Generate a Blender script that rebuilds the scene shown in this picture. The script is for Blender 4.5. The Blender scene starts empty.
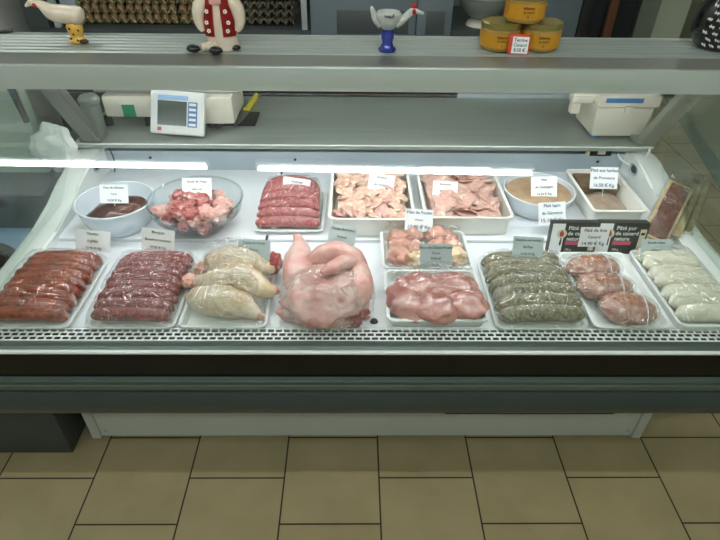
import bpy, bmesh, math, random
from mathutils import Vector, Matrix, noise
R = math.radians
random.seed(7)
C = bpy.context.scene.collection
SC = bpy.context.scene

# ---------------------------------------------------------------- camera
F = 545.0
CAMP = Vector((0, 0, 1.72))
aX = Vector((39640, 143, 545)).normalized()
aY = Vector((-6, -416, 545)).normalized()
aY = (aY - aX * aY.dot(aX)).normalized()
aZ = -aX.cross(aY)                       # world up expressed in camera (x right, y down, z forward)
if aZ.y > 0: aZ = -aZ
ROW = (aX, aY, aZ)

def ray(px, py):
    d = Vector((px - 360, py - 270, F))
    return Vector((d.dot(aX), d.dot(aY), d.dot(aZ)))
def atz(px, py, z):
    d = ray(px, py); return CAMP + d * ((z - CAMP.z) / d.z)
def aty(px, py, y):
    d = ray(px, py); return CAMP + d * ((y - CAMP.y) / d.y)
def atx(px, py, x):
    d = ray(px, py); return CAMP + d * ((x - CAMP.x) / d.x)

cam = bpy.data.cameras.new('camera'); co = bpy.data.objects.new('camera', cam); C.objects.link(co)
cam.sensor_fit = 'HORIZONTAL'; cam.sensor_width = 36; cam.lens = 36 * F / 720; cam.clip_start = .02
M = Matrix.Identity(4)
cx = Vector((aX.x, aY.x, aZ.x)); cy = -Vector((aX.y, aY.y, aZ.y)); cz = -Vector((aX.z, aY.z, aZ.z))
for i in range(3):
    M[i][0], M[i][1], M[i][2], M[i][3] = cx[i], cy[i], cz[i], CAMP[i]
co.matrix_world = M
SC.camera = co

# ---------------------------------------------------------------- materials
def lin(c):
    if isinstance(c, str):
        c = [int(c[i:i+2], 16) / 255 for i in (0, 2, 4)]
    return tuple(x / 12.92 if x <= .04045 else ((x + .055) / 1.055) ** 2.4 for x in c) + (1,)
MATS = {}
def mat(name, col, rough=.5, metal=0, col2=None, scale=20, contrast=(.35, .65), bump=0, bscale=60, coat=0, spec=.5, col3=None, trans=0, emit=0, stretch=(1,1,1), sss=0, detail=4):
    m = bpy.data.materials.new(name); m.use_nodes = True; nt = m.node_tree; b = nt.nodes['Principled BSDF']
    b.inputs['Base Color'].default_value = lin(col); b.inputs['Roughness'].default_value = rough
    b.inputs['Metallic'].default_value = metal; b.inputs['Coat Weight'].default_value = coat
    b.inputs['Coat Roughness'].default_value = .12
    b.inputs['Specular IOR Level'].default_value = spec
    b.inputs['Transmission Weight'].default_value = trans
    if sss:
        b.inputs['Subsurface Weight'].default_value = sss; b.inputs['Subsurface Scale'].default_value = .01
        b.inputs['Subsurface Radius'].default_value = (1, .4, .25)
    if emit:
        b.inputs['Emission Color'].default_value = lin(col); b.inputs['Emission Strength'].default_value = emit
    tc = nt.nodes.new('ShaderNodeTexCoord'); mp = nt.nodes.new('ShaderNodeMapping'); mp.inputs['Scale'].default_value = stretch
    nt.links.new(tc.outputs['Object'], mp.inputs['Vector'])
    if col2 is not None:
        n = nt.nodes.new('ShaderNodeTexNoise'); n.inputs['Scale'].default_value = scale; n.inputs['Detail'].default_value = detail
        nt.links.new(mp.outputs['Vector'], n.inputs['Vector'])
        r = nt.nodes.new('ShaderNodeValToRGB'); r.color_ramp.elements[0].position = contrast[0]; r.color_ramp.elements[1].position = contrast[1]
        r.color_ramp.elements[0].color = lin(col); r.color_ramp.elements[1].color = lin(col2)
        if col3 is not None:
            e = r.color_ramp.elements.new(min(.98, contrast[1] + .12)); e.color = lin(col3)
        nt.links.new(n.outputs['Fac'], r.inputs['Fac']); nt.links.new(r.outputs['Color'], b.inputs['Base Color'])
    if bump:
        n2 = nt.nodes.new('ShaderNodeTexNoise'); n2.inputs['Scale'].default_value = bscale; n2.inputs['Detail'].default_value = 3
        nt.links.new(mp.outputs['Vector'], n2.inputs['Vector'])
        bp = nt.nodes.new('ShaderNodeBump'); bp.inputs['Strength'].default_value = bump; bp.inputs['Distance'].default_value = .004
        nt.links.new(n2.outputs['Fac'], bp.inputs['Height']); nt.links.new(bp.outputs['Normal'], b.inputs['Normal'])
        if coat: nt.links.new(bp.outputs['Normal'], b.inputs['Coat Normal'])
    MATS[name] = m
    return m

def clear(name, tint, rough=.0, ior=1.45, bump=0, bscale=30, base=.0, stretch=(1,1,1)):
    m = bpy.data.materials.new(name); m.use_nodes = True; nt = m.node_tree; nt.nodes.clear()
    out = nt.nodes.new('ShaderNodeOutputMaterial'); mx = nt.nodes.new('ShaderNodeMixShader')
    t = nt.nodes.new('ShaderNodeBsdfTransparent'); t.inputs['Color'].default_value = lin(tint)
    g = nt.nodes.new('ShaderNodeBsdfGlossy'); g.inputs['Roughness'].default_value = rough
    ge = nt.nodes.new('ShaderNodeNewGeometry'); dt = nt.nodes.new('ShaderNodeVectorMath'); dt.operation = 'DOT_PRODUCT'
    nt.links.new(ge.outputs['Incoming'], dt.inputs[0]); nt.links.new(ge.outputs['Normal'], dt.inputs[1])
    ab = nt.nodes.new('ShaderNodeMath'); ab.operation = 'ABSOLUTE'; nt.links.new(dt.outputs['Value'], ab.inputs[0])
    om = nt.nodes.new('ShaderNodeMath'); om.operation = 'SUBTRACT'; om.inputs[0].default_value = 1; om.use_clamp = True; nt.links.new(ab.outputs[0], om.inputs[1])
    pw = nt.nodes.new('ShaderNodeMath'); pw.operation = 'POWER'; pw.inputs[1].default_value = 5; nt.links.new(om.outputs[0], pw.inputs[0])
    f0 = ((ior - 1) / (ior + 1)) ** 2 * 1.1
    fr = nt.nodes.new('ShaderNodeMath'); fr.operation = 'MULTIPLY_ADD'; fr.inputs[1].default_value = (.42 if bump else 1 - f0); fr.inputs[2].default_value = f0; fr.use_clamp = True
    nt.links.new(pw.outputs[0], fr.inputs[0])
    if bump:
        tc = nt.nodes.new('ShaderNodeTexCoord'); mp = nt.nodes.new('ShaderNodeMapping'); mp.inputs['Scale'].default_value = stretch
        nt.links.new(tc.outputs['Object'], mp.inputs['Vector'])
        n = nt.nodes.new('ShaderNodeTexNoise'); n.inputs['Scale'].default_value = bscale; n.inputs['Detail'].default_value = 1.5; n.inputs['Distortion'].default_value = 1.2
        nt.links.new(mp.outputs['Vector'], n.inputs['Vector'])
        s1 = nt.nodes.new('ShaderNodeMath'); s1.operation = 'SUBTRACT'; s1.inputs[1].default_value = .5; nt.links.new(n.outputs['Fac'], s1.inputs[0])
        s2 = nt.nodes.new('ShaderNodeMath'); s2.operation = 'ABSOLUTE'; nt.links.new(s1.outputs[0], s2.inputs[0])
        b = nt.nodes.new('ShaderNodeBump'); b.inputs['Strength'].default_value = bump; b.inputs['Distance'].default_value = .045
        nt.links.new(s2.outputs[0], b.inputs['Height'])
        nt.links.new(b.outputs['Normal'], g.inputs['Normal']); nt.links.new(b.outputs['Normal'], dt.inputs[1])
    if base:
        ad = nt.nodes.new('ShaderNodeMath'); ad.operation = 'ADD'; ad.inputs[1].default_value = base; ad.use_clamp = True
        nt.links.new(fr.outputs[0], ad.inputs[0]); nt.links.new(ad.outputs[0], mx.inputs[0])
    else:
        nt.links.new(fr.outputs[0], mx.inputs[0])
    nt.links.new(t.outputs[0], mx.inputs[1]); nt.links.new(g.outputs[0], mx.inputs[2]); nt.links.new(mx.outputs[0], out.inputs[0])
    MATS[name] = m
    return m

def floor_mat():
    m = bpy.data.materials.new('floor_tiles'); m.use_nodes = True; nt = m.node_tree; b = nt.nodes['Principled BSDF']
    tc = nt.nodes.new('ShaderNodeTexCoord'); mp = nt.nodes.new('ShaderNodeMapping')
    W = .3275
    # tile columns run along Y; brick rows = columns, so swap axes
    mp.inputs['Rotation'].default_value = (0, 0, R(90)); mp.inputs['Scale'].default_value = (1, 1, 1)
    mp.inputs['Location'].default_value = (FLX, FLY, 0)
    nt.links.new(tc.outputs['Object'], mp.inputs['Vector'])
    br = nt.nodes.new('ShaderNodeTexBrick'); br.offset = .5
    br.inputs['Scale'].default_value = 1; br.inputs['Brick Width'].default_value = W; br.inputs['Row Height'].default_value = W
    br.inputs['Mortar Size'].default_value = .0028; br.inputs['Mortar Smooth'].default_value = .1
    br.inputs['Color1'].default_value = lin('b8a981'); br.inputs['Color2'].default_value = lin('bcae87'); br.inputs['Mortar'].default_value = lin('2c2820')
    nt.links.new(mp.outputs[0], br.inputs['Vector'])
    n = nt.nodes.new('ShaderNodeTexNoise'); n.inputs['Scale'].default_value = 6; n.inputs['Detail'].default_value = 6
    nt.links.new(tc.outputs['Object'], n.inputs['Vector'])
    mx = nt.nodes.new('ShaderNodeMix'); mx.data_type = 'RGBA'; mx.blend_type = 'MULTIPLY'; mx.inputs[0].default_value = 1
    rp = nt.nodes.new('ShaderNodeValToRGB'); rp.color_ramp.elements[0].position = .3; rp.color_ramp.elements[1].position = .7
    rp.color_ramp.elements[0].color = (.86, .86, .84, 1); rp.color_ramp.elements[1].color = (1, 1, 1, 1)
    nt.links.new(n.outputs['Fac'], rp.inputs[0])
    nt.links.new(br.outputs['Color'], mx.inputs[6]); nt.links.new(rp.outputs[0], mx.inputs[7]); nt.links.new(mx.outputs[2], b.inputs['Base Color'])
    b.inputs['Roughness'].default_value = .45
    return m

# ---------------------------------------------------------------- mesh helpers
def mk(name, bm, m, parent=None, smooth=True, label=None, kind=None, loc=None, rot=None):
    bmesh.ops.recalc_face_normals(bm, faces=bm.faces)
    me = bpy.data.meshes.new(name); bm.to_mesh(me); bm.free()
    if smooth:
        for p in me.polygons: p.use_smooth = True
        try: me.set_sharp_from_angle(angle=R(38))
        except Exception: pass
    me.materials.append(m)
    o = bpy.data.objects.new(name, me); C.objects.link(o)
    if parent is not None: o.parent = parent
    if label: o['label'] = label
    if kind: o['kind'] = kind
    if loc is not None: o.location = loc
    if rot is not None: o.rotation_euler = rot
    return o
def tag(o, label, cat, group=None, kind=None):
    o['label'] = label; o['category'] = cat
    if group: o['group'] = group
    if kind: o['kind'] = kind
    return o
def thing(name, loc, label, cat, rot=(0,0,0), group=None):
    o = bpy.data.objects.new(name, None); C.objects.link(o); o.location = loc; o.rotation_euler = rot
    o.empty_display_size = .05
    return tag(o, label, cat, group)
def box(bm, x0, x1, y0, y1, z0, z1, bev=0, mtx=None):
    vs = [bm.verts.new((x, y, z)) for x in (x0, x1) for y in (y0, y1) for z in (z0, z1)]
    f = [(0,1,3,2),(4,6,7,5),(0,4,5,1),(2,3,7,6),(0,2,6,4),(1,5,7,3)]
    fs = [bm.faces.new([vs[i] for i in q]) for q in f]
    if bev:
        es = list({e for q in fs for e in q.edges})
        r = bmesh.ops.bevel(bm, geom=es, offset=bev, segments=2, affect='EDGES', profile=.6)
        vs = list({v for v in r['verts']} | {v for v in vs if v.is_valid})
    if mtx is not None:
        for v in vs:
            if v.is_valid: v.co = mtx @ v.co
    return bm
def bx(x0, x1, y0, y1, z0, z1, bev=0):
    return box(bmesh.new(), x0, x1, y0, y1, z0, z1, bev)
def prism_x(bm, prof, x0, x1):
    """extrude a closed (y,z) profile along x"""
    a = [bm.verts.new((x0, y, z)) for y, z in prof]; b = [bm.verts.new((x1, y, z)) for y, z in prof]
    n = len(prof)
    for i in range(n):
        j = (i + 1) % n; bm.faces.new((a[i], a[j], b[j], b[i]))
    bm.faces.new(a[::-1]); bm.faces.new(b)
    return bm
def lathe(bm, prof, seg=32, cx=0, cy=0, sx=1, sy=1):
    rings = []
    for r, z in prof:
        if r < 1e-6: rings.append([bm.verts.new((cx, cy, z))])
        else: rings.append([bm.verts.new((cx + r*sx*math.cos(2*math.pi*k/seg), cy + r*sy*math.sin(2*math.pi*k/seg), z)) for k in range(seg)])
    for a, b in zip(rings, rings[1:]):
        for k in range(seg):
            j = (k + 1) % seg
            if len(a) == 1 and len(b) == 1: continue
            if len(a) == 1: bm.faces.new((a[0], b[k], b[j]))
            elif len(b) == 1: bm.faces.new((a[k], b[0], a[j]))
            else: bm.faces.new((a[k], b[k], b[j], a[j]))
    return bm
def sweep(bm, pts, rad, seg=10, flat=1.0, nz=0, seed=0):
    """tube through pts with radius list; closed ends"""
    pts = [Vector(p) for p in pts]; n = len(pts)
    if not hasattr(rad, '__len__'): rad = [rad] * n
    prev = None; rings = []
    for i, p in enumerate(pts):
        t = (pts[min(i+1, n-1)] - pts[max(i-1, 0)]).normalized()
        if prev is None:
            ref = Vector((0, 0, 1)) if abs(t.z) < .9 else Vector((0, 1, 0))
            u = (ref - t * ref.dot(t)).normalized()
        else:
            u = (prev - t * prev.dot(t)).normalized()
        prev = u; w = t.cross(u); ring = []
        for k in range(seg):
            a = 2 * math.pi * k / seg; r = rad[i]
            q = u * math.cos(a) * r * flat + w * math.sin(a) * r
            if nz: q *= 1 + nz * noise.noise(Vector((p + q) * 45) + Vector((seed, seed*1.3, 0)))
            ring.append(bm.verts.new(p + q))
        rings.append(ring)
    for a, b in zip(rings, rings[1:]):
        for k in range(seg):
            j = (k + 1) % seg; bm.faces.new((a[k], a[j], b[j], b[k]))
    bm.faces.new(rings[0][::-1]); bm.faces.new(rings[-1])
    return bm
def catmull(P, n):
    P = [Vector(p) for p in P]; out = []
    Q = [P[0] * 2 - P[1]] + P + [P[-1] * 2 - P[-2]]
    segs = len(P) - 1
    for i in range(n):
        u = i / (n - 1) * segs; k = min(int(u), segs - 1); t = u - k
        a, b, c, d = Q[k:k+4]
        out.append(.5 * ((2*b) + (c-a)*t + (2*a-5*b+4*c-d)*t*t + (3*b-a-3*c+d)*t**3))
    return out
def blob(bm, c, r, seed=0, amp=.15, fr=2.0, sub=3, rot=None, amp2=0, fr2=8):
    g = bmesh.ops.create_icosphere(bm, subdivisions=sub, radius=1)
    s = Vector((seed * 3.1, seed * 1.7, seed * .9)); rm = rot.to_matrix() if rot else None
    for v in g['verts']:
        p = v.co.copy(); k = 1 + amp * noise.noise(p * fr + s)
        if amp2: k += amp2 * noise.noise(p * fr2 + s)
        p = Vector((p.x * r[0], p.y * r[1], p.z * r[2])) * k
        if rm: p = rm @ p
        v.co = p + Vector(c)
    return bm
def rrect(w, d, rad, n=5):
    pts = []
    for cx_, cy_, a0 in ((w/2-rad, d/2-rad, 0), (-w/2+rad, d/2-rad, 90), (-w/2+rad, -d/2+rad, 180), (w/2-rad, -d/2+rad, 270)):
        for k in range(n + 1):
            a = R(a0 + 90 * k / n); pts.append((cx_ + rad * math.cos(a), cy_ + rad * math.sin(a)))
    return pts
def tray_bm(w, d, h, rad=.02, slope=.012, lip=.006, th=.0025, floor_z=.003):
    """open tray, centre of the base at the origin, w x d at the rim"""
    bm = bmesh.new()
    spec = [(w-2*slope, d-2*slope, 0), (w-2*lip, d-2*lip, h-.004), (w, d, h-.004), (w, d, h),
            (w-2*lip-2*th, d-2*lip-2*th, h), (w-2*slope-2*th, d-2*slope-2*th, floor_z)]
    rings = []
    for ww, dd, z in spec:
        rings.append([bm.verts.new((x, y, z)) for x, y in rrect(ww, dd, max(.004, rad - (w-ww)/2*.6))])
    for a, b in zip(rings, rings[1:]):
        n = len(a)
        for k in range(n): bm.faces.new((a[k], a[(k+1) % n], b[(k+1) % n], b[k]))
    bm.faces.new(rings[0][::-1]); bm.faces.new(rings[-1])
    return bm
def text_mesh(name, body, size, m, parent, loc=(0,0,0), rot=(R(90),0,0), ext=.0002, align='CENTER', sp=1.0, shear=0, label=None):
    cu = bpy.data.curves.new(name, 'FONT'); cu.body = body; cu.size = size; cu.align_x = align; cu.align_y = 'CENTER'
    cu.extrude = ext; cu.space_line = sp; cu.shear = shear; cu.resolution_u = 2; cu.offset = size * .012
    o = bpy.data.objects.new(name + '_src', cu); C.objects.link(o)
    me = bpy.data.meshes.new_from_object(o); C.objects.unlink(o); bpy.data.objects.remove(o)
    me.materials.clear(); me.materials.append(m)
    q = bpy.data.objects.new(name, me); C.objects.link(q); q.parent = parent; q.location = loc; q.rotation_euler = rot
    if label: q['label'] = label
    return q
TUBE = 26; ROOM = 42; EXPO = 0.0; FLX = 0; FLY = 0; FLIP = True
def LAMPS():
    ceiling_lamp(-2.35, -.87, -.56, 'ceiling tube lamp behind the viewer, left of the pair', R(-1.0))
    ceiling_lamp(-.595, 1.12, -.60, 'ceiling tube lamp behind the viewer, right of the pair', R(-1.0))
    ceiling_lamp(-1.50, -.05, .10, 'ceiling tube lamp above the viewer, left of the pair')
    ceiling_lamp(.10, 1.55, .10, 'ceiling tube lamp above the viewer, right of the pair')
    ceiling_lamp(-.60, .90, 2.45, 'added unseen fill tube lamp over the service side behind the case')  # added fill lamp, lifts the dim background, worktop and shelf top
    ceiling_lamp(1.9, 2.7, 4.3, 'added unseen fill tube lamp over the rear right corner')  # added fill lamp, lights the dark opening beside the right wall
    ceiling_lamp(-1.75, -.85, 1.7, 'added unseen fill tube lamp over the left end of the case')  # added fill lamp, brightens the left wall and the case's left end
# ---------------------------------------------------------------- palette
fl = atz(377.2, 434.5, 0); f2 = atz(335, 524, 0)
W_ = .3275
# Mapping (point): rotate +90 about z: v' = (-y, x) + loc ; rows along v'.y = x + locy ; bricks along v'.x = -y + locx
FLY = (-fl.x) % W_
FLX = 0.0
Y0 = f2.y
white_plastic = mat('white_plastic', 'dfe4e2', .35)
deck_white = mat('deck_enamel', 'e8ebf0', .3)
cool_grey = mat('cool_grey_enamel', 'a3b0b8', .4)
alu = mat('brushed_aluminium', 'a9b2ac', .4, .35, col2='9aa39d', scale=30, stretch=(.05, 8, 8))
alu_face = mat('anodised_aluminium', 'b9c6c1', .35, .35)
alu_dark = mat('satin_steel_band', '85887f', .4, .4)
steel = mat('stainless_steel', '9fa8a0', .35, .4, col2='98a199', scale=12, stretch=(.2, 3, 3))
bright_bead = mat('bright_bead', 'e2ebe8', .25, .1)
black_gloss = mat('black_gloss', '0b0e0e', .12, spec=.3)
black_mat = mat('black_plastic', '121212', .5)
bumper_grey = mat('bumper_grey', '333e3d', .35)
trim_green = mat('grey_green_trim', '54625c', .35, .3)
dark_slate = mat('dark_slate', '434b4a', .5)
cabinet_grey = mat('cabinet_grey', '59666b', .5)
kick_mat = mat('kick_enamel', 'c6cece', .5)
foam = mat('foam_tray', 'e9edec', .45, sss=.0)
enamel = mat('white_enamel', 'dde6ef', .2, coat=.4)
rimblue = mat('dark_enamel_rim', '1d2430', .3)
ceramic = mat('cream_ceramic', 'e9e8e2', .3)
card_mat = mat('white_card', 'f4f6f9', .5)
card_shade_tone = mat('shade_toned_card_green', 'bac6c8', .5)  # white card with the shade of backlit front cards put into its colour
ink = mat('dark_ink', '2a2c33', .6)
ink_blue = mat('blue_ink', '2c3f78', .6)
ink_red = mat('orange_ink', 'b4502a', .6)
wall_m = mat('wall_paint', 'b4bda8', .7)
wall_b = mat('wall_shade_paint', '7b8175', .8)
wall_f = mat('shopfront_paint', 'd6d7d3', .8)
ceil_m = mat('ceiling_paint', '8e938c', .8)
teal = mat('teal_skirting', '2f7565', .45)
glass = clear('clear_glass', 'fbfefc', 0, 1.55)
glass_edge = mat('green_glass_edge', '9cc4b4', .15, spec=.6)
bowl_glass = clear('bowl_glass', 'f6fafa', .02, 1.5, base=.02)
film = clear('cling_film', 'fbfcfc', .04, 1.55, bump=1.0, bscale=11, base=.05, stretch=(1.4, 1.6, 1))
film_h = clear('cling_film_creased', 'fbfcfc', .04, 1.6, bump=1.0, bscale=17, base=.07, stretch=(1.5, 1.2, 1))
chorizo = mat('chorizo_casing', '74291a', .35, col2='a84a24', scale=60, col3='c07a4a', contrast=(.38, .62), bump=.25, bscale=160, coat=.5)
merguez = mat('rosy_casing', '742428', .35, col2='9c4442', scale=110, col3='d9a9a0', contrast=(.38, .62), bump=.25, bscale=160, coat=.5)
pinksaus = mat('pink_casing', 'a54348', .35, col2='c06a68', scale=130, col3='e6bab0', contrast=(.4, .6), bump=.25, bscale=180, coat=.5)
herb = mat('herb_casing', '645e40', .4, col2='9a9070', scale=100, col3='4c5034', contrast=(.4, .6), bump=.3, bscale=150, coat=.4)
boudin = mat('white_casing', 'e8e4cf', .3, col2='f2eede', scale=40, bump=.08, bscale=60, coat=.5)
skin = mat('poultry_skin', 'd6bb97', .35, col2='e8dac4', scale=26, col3='cf9276', contrast=(.40, .58), bump=.5, bscale=110, coat=.5, sss=.08)
skin_pink = mat('pink_poultry_skin', 'cf948c', .35, col2='e2c0b6', scale=13, col3='b8675f', contrast=(.36, .6), bump=.5, bscale=90, coat=.5, sss=.08)
redmeat = mat('raw_red_meat', '8e2b2b', .3, col2='b4524c', scale=45, col3='dba69a', contrast=(.38, .6), bump=.4, bscale=100, coat=.5)
stew = mat('stewing_meat', '93383a', .35, col2='bd7873', scale=35, col3='e4d2c8', contrast=(.36, .56), bump=.4, bscale=90, coat=.4)
fillet = mat('pink_fillet', 'b06a60', .32, col2='bf7e73', scale=14, col3='d3a292', contrast=(.4, .62), bump=.25, bscale=50, coat=.6, sss=.08)
escalope = mat('pale_pink_slice', 'cda094', .4, col2='d8b3a6', scale=60, col3='ead8cc', contrast=(.4, .62), bump=.4, bscale=70, coat=.4)
pale = mat('pale_poultry_strip', 'd9a893', .4, col2='ead6c4', scale=34, col3='c58a76', contrast=(.38, .6), bump=.35, bscale=90, coat=.35)
thigh = mat('skinless_joint', 'c98a78', .32, col2='d7a592', scale=22, col3='ead9c6', contrast=(.4, .62), bump=.3, bscale=60, coat=.5)
fat = mat('creamy_fat', 'e9d9bb', .4, col2='e2b98a', scale=40, bump=.3, coat=.4)
liver = mat('dark_liver', '42241f', .3, col2='624038', scale=20, bump=.2, bscale=40, coat=.6)
roulade = mat('bacon_roulade', 'a9675c', .4, col2='c79a8a', scale=55, col3='e6d6c8', contrast=(.38, .58), bump=.5, bscale=80, coat=.4)
spice = mat('orange_spice', '9a4a24', .8, col2='c98a5a', scale=260, bump=.4)
pate = mat('beige_pate', 'a08062', .6, col2='b3977a', scale=30, col3='8a6c50', bump=.2)
pate_dark = mat('brown_pate', '5d4433', .5, col2='7a5d46', scale=30, bump=.3, coat=.2)
pate_top = mat('jellied_pate', '8e7660', .3, col2='a59080', scale=35, bump=.3, coat=.5)
drysaus = mat('dry_sausage_cut', '4a140f', .55, col2='66231a', scale=120, col3='a9705e', contrast=(.42, .62), bump=.3)
crust = mat('cream_rind', 'cbb88d', .7, col2='b39a66', scale=40)
cream_pl = mat('cream_plastic', 'd9d6c6', .45)
green_sticker = mat('green_sticker', '1f8a66', .5)
lcd = mat('lcd_screen', '46524a', .2)
lcd_blue = mat('pale_blue_strip', '8fb4dd', .4)
key_blue = mat('keypad_blue', '3f78b4', .4)
redm = mat('red_paint', 'b3231f', .4)
yellow_h = mat('yellow_handle', 'e2cf28', .4)
brown_h = mat('brown_wood_handle', '4a3428', .5)
blade = mat('knife_steel', '8f9494', .3, .9)
gold = mat('gold_lid', '9c8f52', .35, .7)
jarlabel = mat('orange_label', 'c08a1c', .45)
jar_glass = mat('jar_content', 'a0854a', .15, coat=.5)
tag_red = mat('red_card_border', 'c8402a', .5)
cream_cer = mat('cream_glaze', 'dccbb4', .25, col2='e6dac8', scale=30, coat=.5)
grey_cer = mat('grey_white_glaze', 'c9cdc8', .25, col2='b4bab6', scale=60, coat=.5)
yellow_cer = mat('yellow_glaze', 'd9ad45', .3, coat=.4)
blue_cer = mat('blue_glaze', '1d2f8a', .2, coat=.6)
pink_cer = mat('pink_glaze', 'e3a8a6', .3, coat=.4)
brown_spot = mat('brown_spot', '4a2a1c', .4)
black_cer = mat('black_glaze', '101114', .2, coat=.6)
white_paint = mat('white_paint', 'e8e8e4', .4)
green_tray = mat('green_pulp_tray', 'bcc48c', .8, col2='a3ad78', scale=20)
grey_tray = mat('grey_pulp_tray', '9a937c', .85, col2='84806c', scale=20)
egg_m = mat('brown_egg', '86654a', .5)
wood_m = mat('red_brown_wood', '5a3420', .5)
dark_glass = mat('dark_fridge_glass', '12171c', .1)
frame_dark = mat('dark_green_grey_frame', '3f4a48', .5)
pink_band = mat('pink_band', 'd1426a', .5)
beige_lbl = mat('beige_label', 'd8cfb8', .5)
blue_deck = mat('blue_enamel', '7f9fc0', .35)
herb_leaf = mat('green_herb_leaf', '26382a', .6)
tube_m = mat('lamp_tube', 'fdfbff', .4, emit=TUBE)
room_tube = mat('room_lamp_tube', 'fafcfa', .4, emit=ROOM)

# ---------------------------------------------------------------- room shell
floor_m = floor_mat()
fo = mk('floor', bx(-2.98, 3.6, -2.6, 5.4, -.05, 0), floor_m, kind='structure', smooth=False)
# brick u-axis: u = -y + FLX ; joints at multiples of W (offset rows by half)
mpn = [n for n in floor_m.node_tree.nodes if n.type == 'MAPPING'][0]
kcol = math.floor((-.05 + FLY + 1e-4) / W_)
mpn.inputs['Location'].default_value = ((Y0 + (.5 * W_ if FLIP else 0)) % W_, FLY, 0)
mk('ceiling', bx(-2.98, 3.6, -2.6, 5.4, 2.6, 2.65), ceil_m, kind='structure', smooth=False)
mk('wall_left', bx(-1.95, -1.87, .8, 5.4, 0, 2.6), mat('left_wall_paint', 'dfe4da', .7), kind='structure', smooth=False)
mk('wall_left_front', bx(-2.98, -2.9, -2.6, .88, 0, 2.6), wall_m, kind='structure', smooth=False)
mk('wall_left_return', bx(-2.9, -1.95, .8, .88, 0, 2.6), wall_m, kind='structure', smooth=False)
mk('wall_front', bx(-2.98, 3.6, -2.6, -2.5, 0, 2.6), wall_f, kind='structure', smooth=False)
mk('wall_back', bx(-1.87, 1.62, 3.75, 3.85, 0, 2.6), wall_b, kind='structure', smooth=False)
mk('wall_rear', bx(-1.95, 3.6, 5.3, 5.4, 0, 2.6), wall_m, kind='structure', smooth=False)
pa = atz(665, 99, 0); pb = atz(720, 190, 0); dv = (pa - pb).normalized(); nrm = Vector((dv.y, -dv.x, 0))
def wallseg(name, m, t0, t1, off0, off1, z0, z1):
    bm = bmesh.new(); P = []
    for t, o_ in ((t0, off0), (t1, off0), (t1, off1), (t0, off1)):
        P.append(pb + dv * t + nrm * o_)
    lo = [bm.verts.new((p.x, p.y, z0)) for p in P]; hi = [bm.verts.new((p.x, p.y, z1)) for p in P]
    for i in range(4): bm.faces.new((lo[i], lo[(i+1) % 4], hi[(i+1) % 4], hi[i]))
    bm.faces.new(lo[::-1]); bm.faces.new(hi)
    return mk(name, bm, m, kind='structure', smooth=False)
wallseg('wall_right', wall_m, -5.7, 2.5, .012, .09, 0, 2.6)
wallseg('baseboard_right', teal, -5.7, 2.5, 0, .012, 0, .11)
# pillar beside the fridge
q = aty(637, 20, 3.35); q2 = aty(656, 20, 3.35)
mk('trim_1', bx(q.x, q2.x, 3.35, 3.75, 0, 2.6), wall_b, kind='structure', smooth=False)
mk('trim_2', bx(q2.x, 1.95, 3.42, 3.75, 0, 2.6), wall_m, kind='structure', smooth=False)

# ---------------------------------------------------------------- ceiling lamps
def ceiling_lamp(x0, x1, y, label, rz=0, z=2.6):
    cx_ = (x0 + x1) / 2; L = x1 - x0
    t = thing('ceiling_lamp', (cx_, y, z), label, 'lamp', (0, 0, rz), 'ceiling tube lamps')
    mk('housing', bx(-L/2, L/2, -.03, .03, -.035, 0, .004), white_plastic, t)
    mk('tube', sweep(bmesh.new(), [(-L/2+.02, 0, -.052), (L/2-.02, 0, -.052)], .016, 12), room_tube, t)
    return t
LAMPS()
w = bpy.data.worlds.new('world'); SC.world = w; w.use_nodes = True
w.node_tree.nodes['Background'].inputs[0].default_value = (.5, .55, .52, 1); w.node_tree.nodes['Background'].inputs[1].default_value = .1

# ---------------------------------------------------------------- display case
DZ = .85; DB = .858
case = thing('display_case', (0, 0, 0), 'long white refrigerated meat display case with slanted front glass and aluminium top shelf', 'display case')
XL, XR = -.823, .915
def cp(name, bm, m, **k): return mk(name, bm, m, case, **k)
cp('deck_panel', bx(XL, -.2412, .920, 1.268, DZ-.012, DZ, .001), deck_white)
cp('deck_panel', bx(-.2404, XR, .920, 1.268, DZ-.012, DZ, .001), deck_white)
cp('deck_panel', bx(XL, -.2412, 1.270, 1.70, DB-.02, DB, .001), deck_white)
cp('deck_panel', bx(-.2404, XR, 1.270, 1.70, DB-.02, DB, .001), deck_white)
cp('well', bx(XL-.1, XR+.1, .93, 1.72, .645, DZ-.014), kick_mat)
# rear wall of the well, slightly inclined
cp('back_panel', prism_x(bmesh.new(), [(1.69, DB), (1.72, DB), (1.72, .93), (1.68, .93)], XL-.06, XR+.06), cool_grey, smooth=False)
# perforated air grille
def grille():
    bm = bmesh.new(); y0, y1 = atz(360, 341.0, DZ+.004).y, atz(360, 328.3, DZ+.004).y; x0, x1 = XL-.12, XR+.12; rows = 3; z = DZ+.004
    bar = .0038; rh = (y1 - y0 - bar * (rows + 1)) / rows; pitch = .0182; sw = .0138
    for r in range(rows + 1):
        ya = y0 + r * (rh + bar); box(bm, x0, x1, ya, ya + bar, z - .0015, z)
    for r in range(rows):
        ya = y0 + bar + r * (rh + bar); x = x0 - (pitch / 2 if r % 2 else 0)
        while x < x1:
            box(bm, max(x0, x), min(x1, x + pitch - sw), ya, ya + rh, z - .0015, z); x += pitch
    return bm
cp('air_grille', grille(), mat('grille_white', 'f4f6f7', .4), smooth=False, label='white perforated air grille with three staggered rows of slots')
cp('air_duct', bx(XL-.12, XR+.12, .880, .9195, .80, DZ-.010), mat('duct_shade_black', '030303', .7), smooth=False)  # solid block painted near black for the shade inside the slots
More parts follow.
